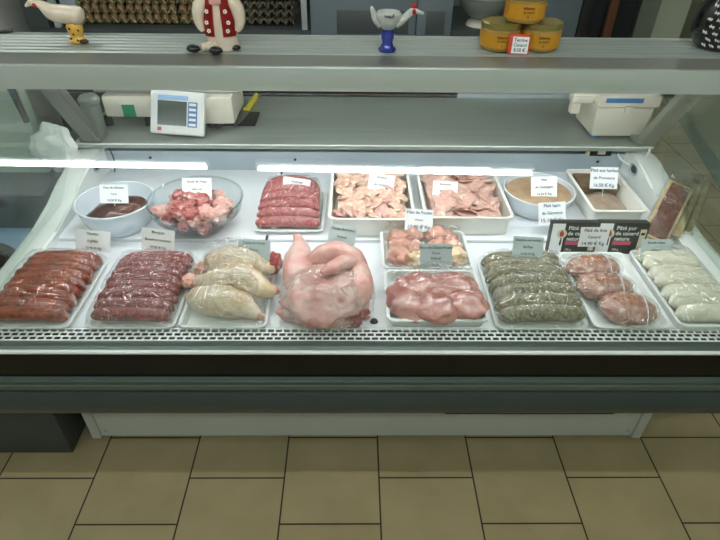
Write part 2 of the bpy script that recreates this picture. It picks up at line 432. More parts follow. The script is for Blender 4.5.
# front profile
def zf(py, Y): return aty(360, py, Y).z
gy = atz(360, 341.0, DZ+.004).y
RB = Vector((0, .853, zf(352, .853)))
cp('front_rail', prism_x(bmesh.new(), [(gy, DZ+.004), (gy, RB.z-.002), (.853, RB.z-.002), (.853, RB.z+.004), (.860, RB.z+.010), (gy-.004, DZ+.0035)], -1.3, 1.3), trim_green, smooth=False)
cp('rail_bead', sweep(bmesh.new(), [(-1.3, .8515, RB.z), (1.3, .8515, RB.z)], .0052, 14), MATS['bright_bead'])
cp('front_panel', bx(-1.3, 1.3, .858, .872, zf(383, .858), RB.z-.0045), black_gloss, smooth=False)
za, zb = zf(381, .848), zf(391, .846)
cp('front_trim', prism_x(bmesh.new(), [(.8575, za+.003), (.848, za), (.846, za-.003), (.849, (za+zb)/2+.0015), (.847, (za+zb)/2-.001), (.846, zb+.002), (.858, zb), (.9, zb), (.9, za+.003)], -1.3, 1.3), trim_green, smooth=False)
zc, zd = zb - .002, zf(413, .846)
bp_ = [(.9, zc), (.843, zc)] + [(.843 - .012 * math.sin(math.pi * k / 10), zc - (zc-zd) * k / 10) for k in range(1, 10)] + [(.846, zd), (.9, zd)]
cp('bumper', prism_x(bmesh.new(), bp_, -1.3, 1.3), bumper_grey, label='dark grey rounded bumper rail')
cp('underside', bx(-1.0, 1.08, .91, 1.66, .605, .63), dark_slate, smooth=False)
kl = atz(92.5, 436, .02); kr = atz(640, 435, .02); KY = (kl.y + kr.y) / 2
KX0, KX1 = kl.x, kr.x
cp('kickplate', bx(KX0+.035, KX1-.035, KY, KY+.01, .02, .56, .001), kick_mat, smooth=False)
cp('kickplate_post', bx(KX0, KX0+.033, KY-.006, KY+.012, .012, .56, .002), kick_mat)
cp('kickplate_post', bx(KX1-.033, KX1, KY-.006, KY+.012, .012, .56, .002), kick_mat)
cp('base_body', bx(KX0+.01, KX1-.01, KY+.02, 1.66, .03, .6), dark_slate, smooth=False)
for sx in (KX0+.055, KX1-.055):
    cp('screw', lathe(bmesh.new(), [(.0, -.003), (.006, -.003), (.006, 0)], 12), black_mat, loc=(sx, KY-.001, .05), rot=(R(90), 0, 0))
cp('vent_slot', bx(.33, .93, KY-.003, KY+.001, aty(500, 413.5, KY).z, aty(500, 410, KY).z), black_mat, smooth=False)
for k in range(4):
    cp('foot', lathe(bmesh.new(), [(0, 0), (.02, 0), (.02, .03), (0, .03)], 14), black_mat, loc=((KX0+.08, KX1-.08)[k % 2], (KY+.08, 1.6)[k // 2], 0))
# end mouldings
def endwall(s):
    xi = XL if s < 0 else XR
    bm = bmesh.new()
    prof = [(.872, .80), (.872, .868), (1.28, .872), (1.40, .885), (1.47, .915), (1.52, .932), (1.60, .943), (1.64, .944), (1.72, .944), (1.72, .80)]
    prism_x(bm, prof, xi, xi + s * .075)
    bmesh.ops.bevel(bm, geom=[e for e in bm.edges if abs(e.verts[0].co.x - e.verts[1].co.x) < 1e-5 and min(e.verts[0].co.z, e.verts[1].co.z) > .86], offset=.008, segments=3, affect='EDGES')
    return bm
for s in (-1, 1):
    e = cp('end_moulding', endwall(s), white_plastic)
    xi = (XL if s < 0 else XR) - s * .001
    g = cp('cable_grommet', lathe(bmesh.new(), [(.012, 0), (.016, .002), (.018, .004), (.018, 0)], 24, sy=1.5), cool_grey, loc=(xi, 1.60, .915), rot=(0, R(90) * -s, 0))
    mk('grommet_hole', lathe(bmesh.new(), [(0, .0015), (.012, .0015), (.012, 0)], 20, sy=1.5), black_mat, g)
# corner boots where the worktop meets the mouldings
# worktop (service shelf)
WZ = .967; WY0 = 1.655; WY1 = 2.10
cp('service_worktop', bx(-.905, .985, WY0, WY1, WZ-.016, WZ, .003), steel)
cp('worktop_edge', sweep(bmesh.new(), [(-.905, WY0-.001, WZ-.001), (.985, WY0-.001, WZ-.001)], .0026, 10), MATS['bright_bead'], label='bright polished front edge')
cp('worktop_support', bx(-.98, 1.0, 1.73, 2.05, .3, WZ-.023), dark_slate, smooth=False)
cp('rear_gap_strip', bx(-.62, .40, WY1+.003, WY1+.02, WZ-.02, WZ+.012), black_mat, smooth=False)  # black strip painted where there is only the dark gap behind the worktop
cp('rear_gap_strip', bx(.41, 1.0, WY1+.003, WY1+.02, WZ-.02, WZ+.012), cool_grey, smooth=False)  # paler right end of the same gap strip
# canopy shelf
HZ = 1.36; HY0 = 1.178; HY1 = 1.432
cp('canopy_face', bx(-1.15, 1.15, HY0, HY0+.014, HZ-.052, HZ-.001, .003), alu_face)
cp('canopy_top', bx(-1.15, 1.15, HY0+.0145, HY0+.10, HZ-.012, HZ-.003), alu_dark, smooth=False)
def ribs():
    bm = bmesh.new(); y = HY0 + .10
    prof = [(y, HZ-.02)]
    n = 6; w_ = (HY1 - y) / n
    for k in range(n):
        a = y + k * w_
        prof += [(a + .002, HZ-.003), (a + .008, HZ), (a + w_ - .008, HZ), (a + w_ - .002, HZ-.003)]
    prof += [(HY1, HZ-.02)]
    return prism_x(bm, prof, -1.15, 1.15)
cp('ribbed_top', ribs(), alu, smooth=False)
cp('canopy_back', bx(-1.15, 1.15, HY1, HY1+.01, HZ-.04, HZ-.001), alu_face, smooth=False)
cp('canopy_underside', bx(-1.15, 1.15, HY0+.015, HY1-.001, HZ-.034, HZ-.022), white_plastic, smooth=False)
lt = cp('lamp_batten', bx(-.86, .90, 1.225, 1.285, HZ-.05, HZ-.035, .003), white_plastic)
mk('lamp_tube', sweep(bmesh.new(), [(-.84, 1.255, HZ-.062), (.88, 1.255, HZ-.064)], .013, 14), tube_m, lt)
for sx in (-.848, .965):
    t0 = Vector((sx, 1.672, .985)); t1 = Vector((sx, 1.440, HZ-.03))
    d = (t1 - t0).normalized(); up = Vector((1, 0, 0)); wv = d.cross(up)
    bm = bmesh.new()
    for (u, v, a, b_) in ((0, 0, .028, .016),):
        vs = []
        for T in (t0 - d * .02, t1):
            for (i, j) in ((-1, -1), (1, -1), (1, 1), (-1, 1)):
                vs.append(bm.verts.new(T + up * i * a + wv * j * b_))
        for i in range(4): bm.faces.new((vs[i], vs[(i+1) % 4], vs[4+(i+1) % 4], vs[4+i]))
        bm.faces.new(vs[:4][::-1]); bm.faces.new(vs[4:])
    bmesh.ops.bevel(bm, geom=list(bm.edges), offset=.004, segments=2, affect='EDGES')
    cp('support_post', bm, alu_dark)
    cp('post_bracket', bx(sx-.035, sx+.035, 1.66, 1.72, .9675, .985, .004), alu_dark)
# front glass
g0 = Vector((0, .864, .838)); g1 = Vector((0, 1.170, 1.306)); gd = (g1 - g0).normalized(); gn = Vector((0, -gd.z, gd.y))
def pane(P, nrm_, th):
    bm = bmesh.new(); a = [bm.verts.new(p) for p in P]; b = [bm.verts.new(p - nrm_ * th) for p in P]; n = len(P)
    for i in range(n): bm.faces.new((a[i], a[(i+1) % n], b[(i+1) % n], b[i]))
    bm.faces.new(a); bm.faces.new(b[::-1]); return bm
cp('front_glass', pane([g0 + Vector((-1.28, 0, 0)), g0 + Vector((1.28, 0, 0)), g1 + Vector((1.28, 0, 0)), g1 + Vector((-1.28, 0, 0))], gn, .005), glass, smooth=False)
for sx in (XL-.035, XR+.035):
    P = [(sx, .895, .872), (sx, 1.18, 1.305), (sx, 1.44, 1.305), (sx, 1.55, 1.10), (sx, 1.50, .955), (sx, 1.40, .89)]
    g = cp('end_glass', pane([Vector(p) for p in P], Vector((1, 0, 0)), .006), glass, smooth=False)
    mk('glass_edge', sweep(bmesh.new(), [(sx-.003, .893, .872), (sx-.003, 1.178, 1.303)], .0032, 6), glass_edge, g)
# details on the back panel
for px, py in ((150, 158), (295, 160), (598, 162)):
    p = aty(px, py, 1.679)
    cp('screw', lathe(bmesh.new(), [(0, .003), (.004, .002), (.005, 0)], 10), black_mat, loc=(p.x, 1.681, p.z), rot=(R(90), 0, 0))
p = aty(602, 153.5, 1.67)
pl = cp('control_plate', bx(-.036, .036, -.006, 0, -.012, .012, .002), black_gloss, loc=(p.x, 1.682, p.z))
mk('plate_label', bx(-.012, .014, -.0075, -.006, -.005, .005), beige_lbl, pl, smooth=False)
mk('plate_sensor', bx(-.052, -.037, -.007, 0, -.008, .008, .003), mat('yellow_cream_plastic', 'd8cf9c', .5), pl)
# seam clips between the deck panels
for (x, y0, y1, z) in ((-.2408, 1.255, 1.285, DB+.0005), (-.2408, 1.66, 1.69, DB+.0005)):
    cp('seam_clip', bx(x-.003, x+.003, y0, y1, z, z+.004), black_mat, smooth=False)
p = atz(374, 322, DZ)
cp('drain_plug', lathe(bmesh.new(), [(0, .008), (.007, .007), (.010, .001), (.010, 0)], 16, sy=.8), black_mat, loc=(p.x, p.y, DZ+.0003))
# cables
P = [aty(650, 141, 1.70), aty(649, 152, 1.64), aty(642, 162, 1.62), aty(630, 165, 1.63), aty(620, 158, 1.66), aty(618, 153, 1.68)]
cb = mk('power_cable', sweep(bmesh.new(), catmull(P, 24), .0035, 8), white_plastic); tag(cb, 'white cable looping from the worktop down the back panel, right end', 'cable')
P = [aty(107, 143, 1.68), aty(110, 150, 1.675), aty(114, 160, 1.672), aty(115, 175, 1.67)]
cb = mk('sensor_cable', sweep(bmesh.new(), catmull(P, 16), .002, 6), black_mat); tag(cb, 'thin black cable hanging at the left end of the back panel', 'cable')
P = [(-.36, 1.66, DB+.004), (-.33, 1.655, DB+.012), (-.30, 1.65, DB+.006), (-.265, 1.655, DB+.011), (-.25, 1.66, DB+.004)]

# crumpled white bag tucked at the left end
c = aty(57, 138, 1.63)
bm = bmesh.new(); blob(bm, (0, 0, 0), (.062, .035, .075), 4, .35, 1.8, 5, amp2=.08, fr2=5)
tag(mk('plastic_bag', bm, MATS['white_plastic'], loc=(c.x, 1.60, .975), rot=(0, R(-18), 0)), 'crumpled white plastic bag tucked at the left end below the post', 'bag')
# ---------------------------------------------------------------- products helpers
ORD = ['first', 'second', 'third', 'fourth', 'fifth', 'sixth', 'seventh', 'eighth', 'ninth', 'tenth', 'eleventh', 'twelfth']
def tray(x0, x1, y0, y1, h, z, label, m=None, cat='tray', name='foam_tray', rad=.018, slope=.012, lip=.005):
    o = mk(name, tray_bm(x1 - x0, y1 - y0, h, rad, slope, lip), m or foam, loc=((x0 + x1) / 2, (y0 + y1) / 2, z + .0006))
    return tag(o, label, cat)
def dome_film(name, parent, x0, x1, y0, y1, hf, m, seed=0, amp=.003, nx=46, ny=46, zrim=.01, label=None, fr=26):
    """cling film draped over the heap: hf(u, v) is height above the tray base"""
    bm = bmesh.new(); g = []
    ox, oy, oz = parent.location
    for j in range(ny + 1):
        row = []
        for i in range(nx + 1):
            u, v = i / nx, j / ny; x = x0 + u * (x1 - x0); y = y0 + v * (y1 - y0)
            e = min(u, 1 - u, v, 1 - v)
            z = hf(u, v); k = min(1, e / .06)
            a = 1 - abs(noise.noise(Vector((x * fr + seed, y * fr * .6, seed)))) * 2 - .8 * abs(noise.noise(Vector((x * fr * 2.3 + y * 30, y * fr * 1.6 - x * 20, seed + 4))))
            b = noise.noise(Vector((x * 70, y * 60 + seed, 1.3)))
            z = zrim + (z - zrim) * (k ** .6) + amp * (a * .8 + b * .6) * k
            row.append(bm.verts.new((x - ox, y - oy, z - oz)))
        g.append(row)
    for j in range(ny):
        for i in range(nx): bm.faces.new((g[j][i], g[j][i+1], g[j+1][i+1], g[j+1][i]))
    return mk(name, bm, m, parent, label=label)

def sausage(L, r, sag, bend, seed, m, lab, cat, group, x, y, z, rz=0, name='sausage', droop_r=None, nz=.1, tip=.45, seg=12, mid=None):
    """arched sausage lying along x: sag = drop of the left end, droop_r = drop of the right end, bend = sideways curve"""
    dr = sag if droop_r is None else droop_r
    n = 17; pts = []; rad = []
    for i in range(n):
        t = i / (n - 1) * 2 - 1
        zz = -(sag if t < 0 else dr) * abs(t) ** 3.2
        yy = bend * (1 - t * t) + .0035 * noise.noise(Vector((t * 2 + seed, seed, 0)))
        pts.append((t * L / 2 * (1 - .06 * t * t * (1 if dr < .015 else 1.4)), yy, zz))
        rad.append(r * max(tip, (1 - abs(t) ** 14)) * (1 + .07 * noise.noise(Vector((t * 4, seed * 2.1, 3)))))
    d = (Vector(pts[1]) - Vector(pts[0])).normalized()
    pts.insert(0, Vector(pts[0]) - d * r * .25); rad.insert(0, r * .1)
    d = (Vector(pts[-1]) - Vector(pts[-2])).normalized()
    pts.append(Vector(pts[-1]) + d * r * .25); rad.append(r * .1)
    o = mk(name, sweep(bmesh.new(), pts, rad, seg, nz=nz, seed=seed), m, loc=(x, y, z), rot=(0, 0, rz))
    return tag(o, lab, cat, group)

def card(cx, cy_, wpx, hpx, Y, lines, lab, roll=0, lean=30, m=None, inkm=None, yaw=0, stem=.03, name='price_card', sizes=None):
    c = aty(cx, cy_, Y); s = (c - CAMP).dot(Vector((0, ray(360, 270).y, ray(360, 270).z)).normalized()) / F
    w_, h_ = wpx * s, hpx * s * 1.08
    t = thing(name, c, lab, 'price card', (R(-lean), R(roll), R(yaw)))
    mk('card', bx(-w_/2, w_/2, -.0005, .0005, -h_/2, h_/2, 0), m or card_mat, t, smooth=False)
    n = len(lines)
    for k, ln in enumerate(lines):
        sz = (sizes[k] if sizes else .16) * h_
        text_mesh('lettering', ln, sz, inkm or ink, t, loc=(0, -.0009, h_ * (.34 - .68 * (k / max(1, n - 1) if n > 1 else .5))))
    if stem: mk('spike', sweep(bmesh.new(), [(0, .0012, -h_/2 + .02), (0, .0012, -h_/2 - stem)], .0009, 6), white_plastic, t)
    return t

# ---------------------------------------------------------------- 1 chorizo-like
def heap(prefix, trlabel, x0, x1, y0, y1, z, n, r, m, top, seed, h=.012, gap=None, sag=.02, droop=.02, kind='sausage', lower=True, film_m=None, amp=.003, back_lift=.0, loc_words='', film_lift=.003, bend=.004, edge=.012, group=None):
    tr = tray(x0, x1, y0, y1, h, z, trlabel)
    L = (x1 - x0) - edge; xc = (x0 + x1) / 2
    span = (y1 - y0) - .012 - 2 * r; base = z + .005
    if lower:
        for k in range(n - 1):
            y = y0 + .006 + r + span * (k + .5) / (n - 1)
            sausage(L * .93, r * .96, .002, 0, seed + 50 + k, m, '%s lying hidden under the others %s' % (prefix, loc_words), kind, (group or prefix) + ', lower layer ' + loc_words, xc, y, base + r, nz=.06)
    for k in range(n):
        u = k / (n - 1); y = y0 + .006 + r + span * u
        arch = math.sin(math.pi * min(1, max(0, u * .80 + .10))) ** .6
        zt = base + r + (top - 2 * r + .012) * arch if lower else base + r + top * arch
        w_ = ORD[k] if k else 'front'
        lab = '%s %s, %s' % (prefix, loc_words, ('nearest the glass' if k == 0 else (ORD[k] + ' from the front')) if k < n - 1 else 'at the very back')
        sausage(L * (1 + .03 * math.sin(k * 2.3 + seed)), r * (1 + .05 * math.sin(k * 1.7 + seed)), sag * arch, bend * (-1) ** k * .3, seed + k, m, lab, kind, group or (prefix + ' ' + loc_words), xc, y, zt, rz=R(1.5 * math.sin(k * 1.3 + seed)), droop_r=droop * arch)
    def hf(u, v):
        arch = math.sin(math.pi * min(1, max(0, v * .80 + .10))) ** .6
        e = abs(u * 2 - 1)
        return base + r * 2 + (top - 2 * r + .012 if lower else top) * arch - (sag if u < .5 else droop) * arch * e ** 3.2 + film_lift
    dome_film('cling_film', tr, x0 + .002, x1 - .002, y0 + .002, y1 - .002, hf, film_m or film, seed, amp, zrim=z + h + .001, nx=80, ny=80)
    return tr
heap('orange-red spicy sausage', 'white foam tray under orange-red sausages at the left end', -.836, -.642, .905, 1.168, DZ, 9, .0170, chorizo, .049, 3, loc_words='in the leftmost front tray', droop=.034, sag=.012)
heap('rosy red thin sausage', 'white foam tray under rosy red sausages, second along the front', -.607, -.404, .905, 1.168, DZ, 9, .0165, merguez, .049, 17, loc_words='in the second front tray', film_m=film_h, droop=.026)
heap('grey-green herb sausage', 'white foam tray under grey-green herb sausages', .330, .545, .905, 1.170, DZ, 7, .0205, herb, .050, 31, loc_words='in the herb sausage tray', film_m=film_h, droop=.012, sag=.03)
# back row pink sausages, arched
x0, x1, y0, y1 = -.280, -.082, 1.290, 1.53
tr = tray(x0, x1, y0, y1, .014, DB, 'white foam tray under pink coarse sausages in the back row')
for k in range(4):
    sausage(.165, .013, .002, 0, 60 + k, pinksaus, 'pink coarse sausage lying hidden under the others in the back row', 'sausage', 'pink coarse sausages, lower layer', (x0+x1)/2, y0 + .035 + k * .045, DB + .018, nz=.06)
for k in range(7):
    u = k / 6; y = y0 + .026 + u * .155
    lab = 'pink coarse sausage in the back row tray, %s' % ('nearest the front' if k == 0 else ORD[k] + ' from the front' if k < 6 else 'at the very back')
    o = sausage(.188 - .012 * u, .0160, .006 + .022 * u, .018 * min(1, u * 1.4) , 70 + k, pinksaus, lab, 'sausage', 'pink coarse sausages in the back row', (x0+x1)/2 - .004, y, DB + .030 + .040 * math.sin(u * 1.9), nz=.08)
dome_film('cling_film', tr, x0+.010, x1-.012, y0+.006, y1-.028, lambda u, v: DB + .048 + .042 * math.sin(min(1, v * 1.15) * 1.9) - .02 * abs(u*2-1) ** 4, film_h, 5, .0025, zrim=DB+.015)

# ---------------------------------------------------------------- white boudin tray
x0, x1, y0, y1 = .748, .905, .903, 1.205
tr = tray(x0, x1, y0, y1, .022, DZ, 'white plastic tray of pale white sausages at the right end', slope=.006, name='plastic_tray')
for k in range(7):
    u = k / 6; y = y0 + .032 + u * .228; r = .0215
    sausage(.150, r, .004, .010 if k % 2 else .006, 90 + k, boudin, 'plump white sausage in the right end tray, %s' % ('nearest the glass' if k == 0 else ORD[k] + ' from the front' if k < 6 else 'at the very back'), 'sausage', 'plump white sausages', (x0+x1)/2, y, DZ + .008 + r + (.006 if k % 2 else 0), rz=R(-4 + 2 * (k % 3)), nz=.04, tip=.35)
dome_film('cling_film', tr, x0+.004, x1-.004, y0+.004, y1-.004, lambda u, v: DZ + .060 - .012 * abs(u*2-1) ** 2, film, 9, .003, zrim=DZ+.023)

# ---------------------------------------------------------------- roulades
x0, x1, y0, y1 = .553, .736, .903, 1.200
tr = tray(x0, x1, y0, y1, .018, DZ, 'white foam tray holding three wrapped roulades topped with orange spice')
for k, (px, py, rx, ry, w_) in enumerate(((627, 310, .064, .048, 'nearest the glass'), (604, 288, .068, .042, 'in the middle'), (592, 269, .070, .042, 'at the back'))):
    p = atz(px, py, DZ + .03); t = thing('meat_roulade', (p.x, p.y, DZ + .034), 'round tied meat roulade topped with orange spice, %s of its tray' % w_, 'roulade', (0, 0, R(-8 + 6 * k)), 'tied meat roulades')
    mk('rolled_meat', blob(bmesh.new(), (0, 0, 0), (rx, ry, .029), 11 + k, .10, 2, 4, amp2=.10, fr2=7), roulade, t)
    mk('string', sweep(bmesh.new(), [(.018 * math.cos(a * .0) + .012, (ry + .0015) * math.cos(a), .0305 * math.sin(a)) for a in [i * math.pi / 12 for i in range(0, 25)]], .0012, 5), card_mat, t)
    mk('spice_topping', blob(bmesh.new(), (-.004, .002, .0205), (.030, .020, .0100), 40 + k, .5, 3, 3, amp2=.5, fr2=9), spice, t)
    bm = bmesh.new(); N = 40
    f = bmesh.ops.create_icosphere(bm, subdivisions=4, radius=1)
    for v in f['verts']:
        c = v.co.copy(); zz = max(c.z, -.75)
        v.co = Vector((c.x * (rx + .008), c.y * (ry + .008), zz * .034)) * (1 + .06 * abs(noise.noise(c * 5 + Vector((k, 0, 0)))) )
    mk('cling_film', bm, film_h, t)

# ---------------------------------------------------------------- chicken leg tray
x0, x1, y0, y1 = -.397, -.196, .905, 1.195
tr = tray(x0, x1, y0, y1, .014, DZ, 'white foam tray of cream-skinned chicken legs, third along the front')
def chicken(ptsr, label, seed, knob):
    P = [Vector(a) for a, _ in ptsr]; c = sum(P, Vector()) / len(P); c.z = DZ + .004
    t = thing('chicken_leg', c, label, 'chicken leg', (0, 0, 0), 'chicken legs in the foam tray')
    n = 22; pts = catmull([p - c for p in P], n); rs = []
    rr = [r for _, r in ptsr]
    for i in range(n):
        u = i / (n - 1) * (len(rr) - 1); k = min(int(u), len(rr) - 2); f = u - k; f = f * f * (3 - 2 * f)
        rs.append(rr[k] * (1 - f) + rr[k+1] * f)
    mk('skin', sweep(bmesh.new(), pts, rs, 22, flat=.82, nz=.16, seed=seed), skin, t)
    e = pts[-1]; mk('knuckle', blob(bmesh.new(), e, (.012, .011, .010), seed, .3, 2, 3), thigh, t)
    if knob: 
        s_ = pts[1]; mk('cut_meat', blob(bmesh.new(), s_ + Vector(knob), (.022, .02, .016), seed + 3, .35, 2, 3, amp2=.2), thigh, t)
    return t
def pt(px, py, h): p = atz(px, py, DZ + h); return (p.x, p.y, DZ + h)
chicken([(pt(188, 296, .020), .010), (pt(200, 298, .030), .034), (pt(219, 301, .038), .044), (pt(238, 304, .036), .038), (pt(251, 311, .028), .022), (pt(259, 316, .022), .012)], 'cream chicken leg nearest the glass, plump thigh to the left', 21, None)
chicken([(pt(190, 281, .032), .012), (pt(202, 281, .036), .020), (pt(220, 280, .052), .032), (pt(243, 278, .060), .038), (pt(262, 288, .046), .026), (pt(275, 291, .036), .015)], 'cream chicken leg in the middle of its tray, pink cut end left', 22, (-.006, 0, 0))
chicken([(pt(205, 267, .036), .014), (pt(214, 262, .046), .032), (pt(231, 260, .060), .042), (pt(250, 264, .056), .036), (pt(263, 268, .046), .022), (pt(273, 268, .040), .014)], 'cream chicken leg at the back of its tray, beneath the price card', 23, (-.012, .0, -.012))
p = pt(274, 263, .04)
tag(mk('meat_piece', blob(bmesh.new(), (0, 0, 0), (.021, .030, .027), 5, .3, 2, 3, amp2=.2), redmeat, loc=p), 'dark red piece of meat at the back right corner of the chicken tray', 'meat')
dome_film('cling_film', tr, x0+.004, x1-.004, y0+.004, y1-.03, lambda u, v: DZ + .075 + .024 * math.sin(v * 2.4) - .06 * abs(u*2-1) ** 3, film_h, 15, .005, zrim=DZ+.016)

# ---------------------------------------------------------------- whole turkey
c = Vector(pt(328, 300, 0)); t = thing('turkey', c, 'large plucked turkey wrapped in clear film in the middle of the front row', 'turkey')
def L(px, py, h): return Vector(pt(px, py, h)) - c
def limb(name, seq, m, seed, flat=.9, nz=.16):
    P = catmull([L(*s[:3]) for s in seq], 24); rr = [s[3] for s in seq]; rs = []
    for i in range(24):
        u = i / 23 * (len(rr) - 1); k = min(int(u), len(rr) - 2); f = u - k; rs.append(rr[k] * (1 - f) + rr[k+1] * f)
    return mk(name, sweep(bmesh.new(), P, rs, 20, flat=flat, nz=nz, seed=seed), m, t)
mk('body', blob(bmesh.new(), L(327, 296, .048), (.100, .098, .050), 3, .20, 1.6, 5, amp2=.06, fr2=6), skin_pink, t)
limb('drumstick', [(297, 236, .078, .010), (299, 243, .075, .017), (300, 252, .07, .028), (299, 264, .062, .040), (300, 280, .052, .042), (303, 294, .042, .026)], skin_pink, 4)
limb('drumstick', [(308, 262, .078, .012), (322, 256, .085, .030), (340, 255, .082, .038), (354, 262, .070, .034), (362, 272, .055, .018)], skin_pink, 5)
limb('wing', [(322, 274, .102, .010), (332, 268, .106, .017), (344, 262, .10, .018), (354, 262, .094, .017)], skin_pink, 6)
limb('thigh', [(352, 262, .085, .012), (360, 272, .078, .026), (360, 288, .070, .032), (355, 302, .060, .026), (352, 312, .048, .012)], skin_pink, 9)
mk('raw_cavity', blob(bmesh.new(), L(352, 315, .032), (.034, .026, .026), 8, .35, 2, 4, amp2=.2), redmeat, t, label='dark red opening of the neck')
mk('raw_cavity', blob(bmesh.new(), L(328, 320, .022), (.036, .016, .018), 9, .3, 2, 3, amp2=.2), stew, t)
mk('loose_skin', blob(bmesh.new(), L(303, 310, .026), (.058, .034, .026), 12, .3, 2.2, 4, amp2=.15), skin_pink, t)
bm = bmesh.new(); g = bmesh.ops.create_icosphere(bm, subdivisions=5, radius=1); cc = L(327, 298, .042)
for v in g['verts']:
    q = v.co.copy(); k = 1 + .10 * noise.noise(q * 2.2) + .05 * abs(noise.noise(q * 9))
    v.co = Vector((q.x * .109 * k, q.y * .108 * k, q.z * .068 * k)) + cc
bmesh.ops.delete(bm, geom=[v for v in bm.verts if v.co.z < cc.z - .02], context='VERTS')
mk('cling_film', bm, film_h, t)

# ---------------------------------------------------------------- two poultry trays, centre
x0, x1, y0, y1 = .078, .313, .910, 1.103
tr = tray(x0, x1, y0, y1, .030, DZ, 'white foam tray of pink fillets nearest the glass, right of the turkey')
for k, (px, py, h, rx, ry, rz_) in enumerate(((407, 298, .036, .050, .070, 4), (436, 303, .040, .054, .060, -12), (464, 299, .038, .054, .066, 8), (420, 284, .044, .062, .046, -10), (452, 284, .044, .060, .046, 12))):
    p = atz(px, py, DZ + h)
    tag(mk('poultry_fillet', blob(bmesh.new(), (0, 0, 0), (rx, ry, .022), 30 + k, .22, 1.8, 4, amp2=.04), fillet, loc=(p.x, p.y, DZ + h - .006), rot=(0, 0, R(rz_))),
        'smooth pink poultry fillet, ' + ('front left of its wrapped tray', 'front middle of its wrapped tray', 'front right of its wrapped tray', 'back left of its wrapped tray', 'back right of its wrapped tray')[k], 'fillet', 'pink fillets in the front tray')
dome_film('cling_film', tr, x0+.006, x1-.006, y0+.005, y1-.005, lambda u, v: DZ + .066 + .014 * math.sin(v * math.pi) - .02 * abs(u*2-1) ** 3, film, 25, .006, zrim=DZ+.031, fr=18)
x0, x1, y0, y1 = .076, .312, 1.108, 1.284
tr = tray(x0, x1, y0, y1, .030, DZ, 'white foam tray of skinless poultry joints behind the pink fillets')
k = 0
for j, yy in enumerate((1.142, 1.190, 1.242)):
    for i, xx in enumerate((.120, .170, .222, .270)):
        k += 1
        p = (xx + .008 * math.sin(k * 3), yy + .006 * math.cos(k * 5), DZ + .034 + .006 * math.sin(k * 1.9))
        m_ = fat if k in (2, 4) else thigh
        tag(mk('poultry_joint', blob(bmesh.new(), (0, 0, 0), (.031, .030, .026), 60 + k, .35, 1.8, 3, amp2=.12), m_, loc=p, rot=(0, 0, k)),
            '%s poultry joint, %s row of its tray, %s' % ('creamy fat covered' if m_ is fat else 'skinless pinkish', ('front', 'middle', 'back')[j], ('at the left side', 'second from the left side', 'second from the right side', 'at the right side')[i]), 'poultry joint', 'poultry joints in the foam tray')
dome_film('cling_film', tr, x0+.006, x1-.006, y0+.005, y1-.005, lambda u, v: DZ + .060 - .006 * abs(u*2-1) ** 3, film, 26, .003, zrim=DZ+.031)

# ---------------------------------------------------------------- back row bowls
def basin(name, cx_, cy_, r, h, z, label, m, rim=True, foot=.72, contents=None, cat='bowl', seg=48, rimm=None):
    t = thing(name, (cx_, cy_, z + .0005), label, cat)
    prof = [(0, 0), (r*foot, 0), (r*(foot+.10), h*.12), (r*.95, h*.65), (r, h), (r*.985, h*1.0), (r*.93, h*.66), (r*(foot+.07), h*.16), (r*foot*.95, h*.06), (0, h*.06)]
    mk('bowl_body', lathe(bmesh.new(), prof, seg), m, t)
    if rim:
        bm = bmesh.new(); pts = [(r*1.0*math.cos(a), r*math.sin(a), h) for a in [2*math.pi*k/48 for k in range(49)]]
        mk('bowl_rim', sweep(bm, pts, .0028, 8), rimm or enamel, t)
    return t
b1 = basin('enamel_basin', (118.5-354)*.00285, 1.348, .105, .080, DB, 'round white enamel basin holding one dark liver, back row left end', enamel, rimm=enamel)
bx_ = b1.location
tag(mk('liver', blob(bmesh.new(), (0, 0, 0), (.080, .058, .026), 4, .22, 1.6, 4, amp2=.05), liver, loc=(bx_.x + .006, bx_.y - .002, DB + .047), rot=(0, R(-4), R(14))), 'dark brown slab of liver in the white basin, left end', 'liver')
b2 = basin('glass_bowl', (201-354)*.00287, 1.335, .130, .094, DB, 'round clear glass bowl full of red and white stewing meat', bowl_glass, foot=.5, rimm=bowl_glass)
PROT = {}
def chunks(kind, m, cx_, cy_, z0, n, label, cat, group, region, size, layers=3, name='meat_chunk', seed=1, dz=.014, flat=.7, nprot=5):
    rnd = random.Random(seed); protos = []
    for k in range(nprot):
        me = mk(name, blob(bmesh.new(), (0, 0, 0), (size, size * .8, size * flat), 100 + seed * 7 + k, .5, 1.7, 3, amp2=.2, fr2=5), m[k % len(m)])
        protos.append(me)
    used = 0
    for k in range(n):
        lay = k % layers
        o = protos[k] if k < nprot else protos[k % nprot].copy()
        if k >= nprot: C.objects.link(o)
        x, y = region(rnd, lay)
        o.location = (cx_ + x, cy_ + y, z0 + lay * dz + rnd.uniform(-.002, .003))
        o.rotation_euler = (rnd.uniform(-.5, .5), rnd.uniform(-.5, .5), rnd.uniform(0, 6.3)); s = rnd.uniform(.8, 1.15); o.scale = (s, s, s)
        tag(o, label, cat, group)
def disc(rr):
    def f(rnd, lay):
        a = rnd.uniform(0, 6.283); r = rr[lay] * math.sqrt(rnd.random()); return r * math.cos(a), r * math.sin(a)
    return f
chunks('stew', [stew, redmeat, stew, skin_pink, stew], b2.location.x, b2.location.y, DB + .024, 110, 'red and white cube of stewing meat in the glass bowl', 'meat', 'stewing meat in the glass bowl', disc((.055, .078, .095, .098, .080)), .021, 5, 'stewing_meat', 2, .0155, .75)

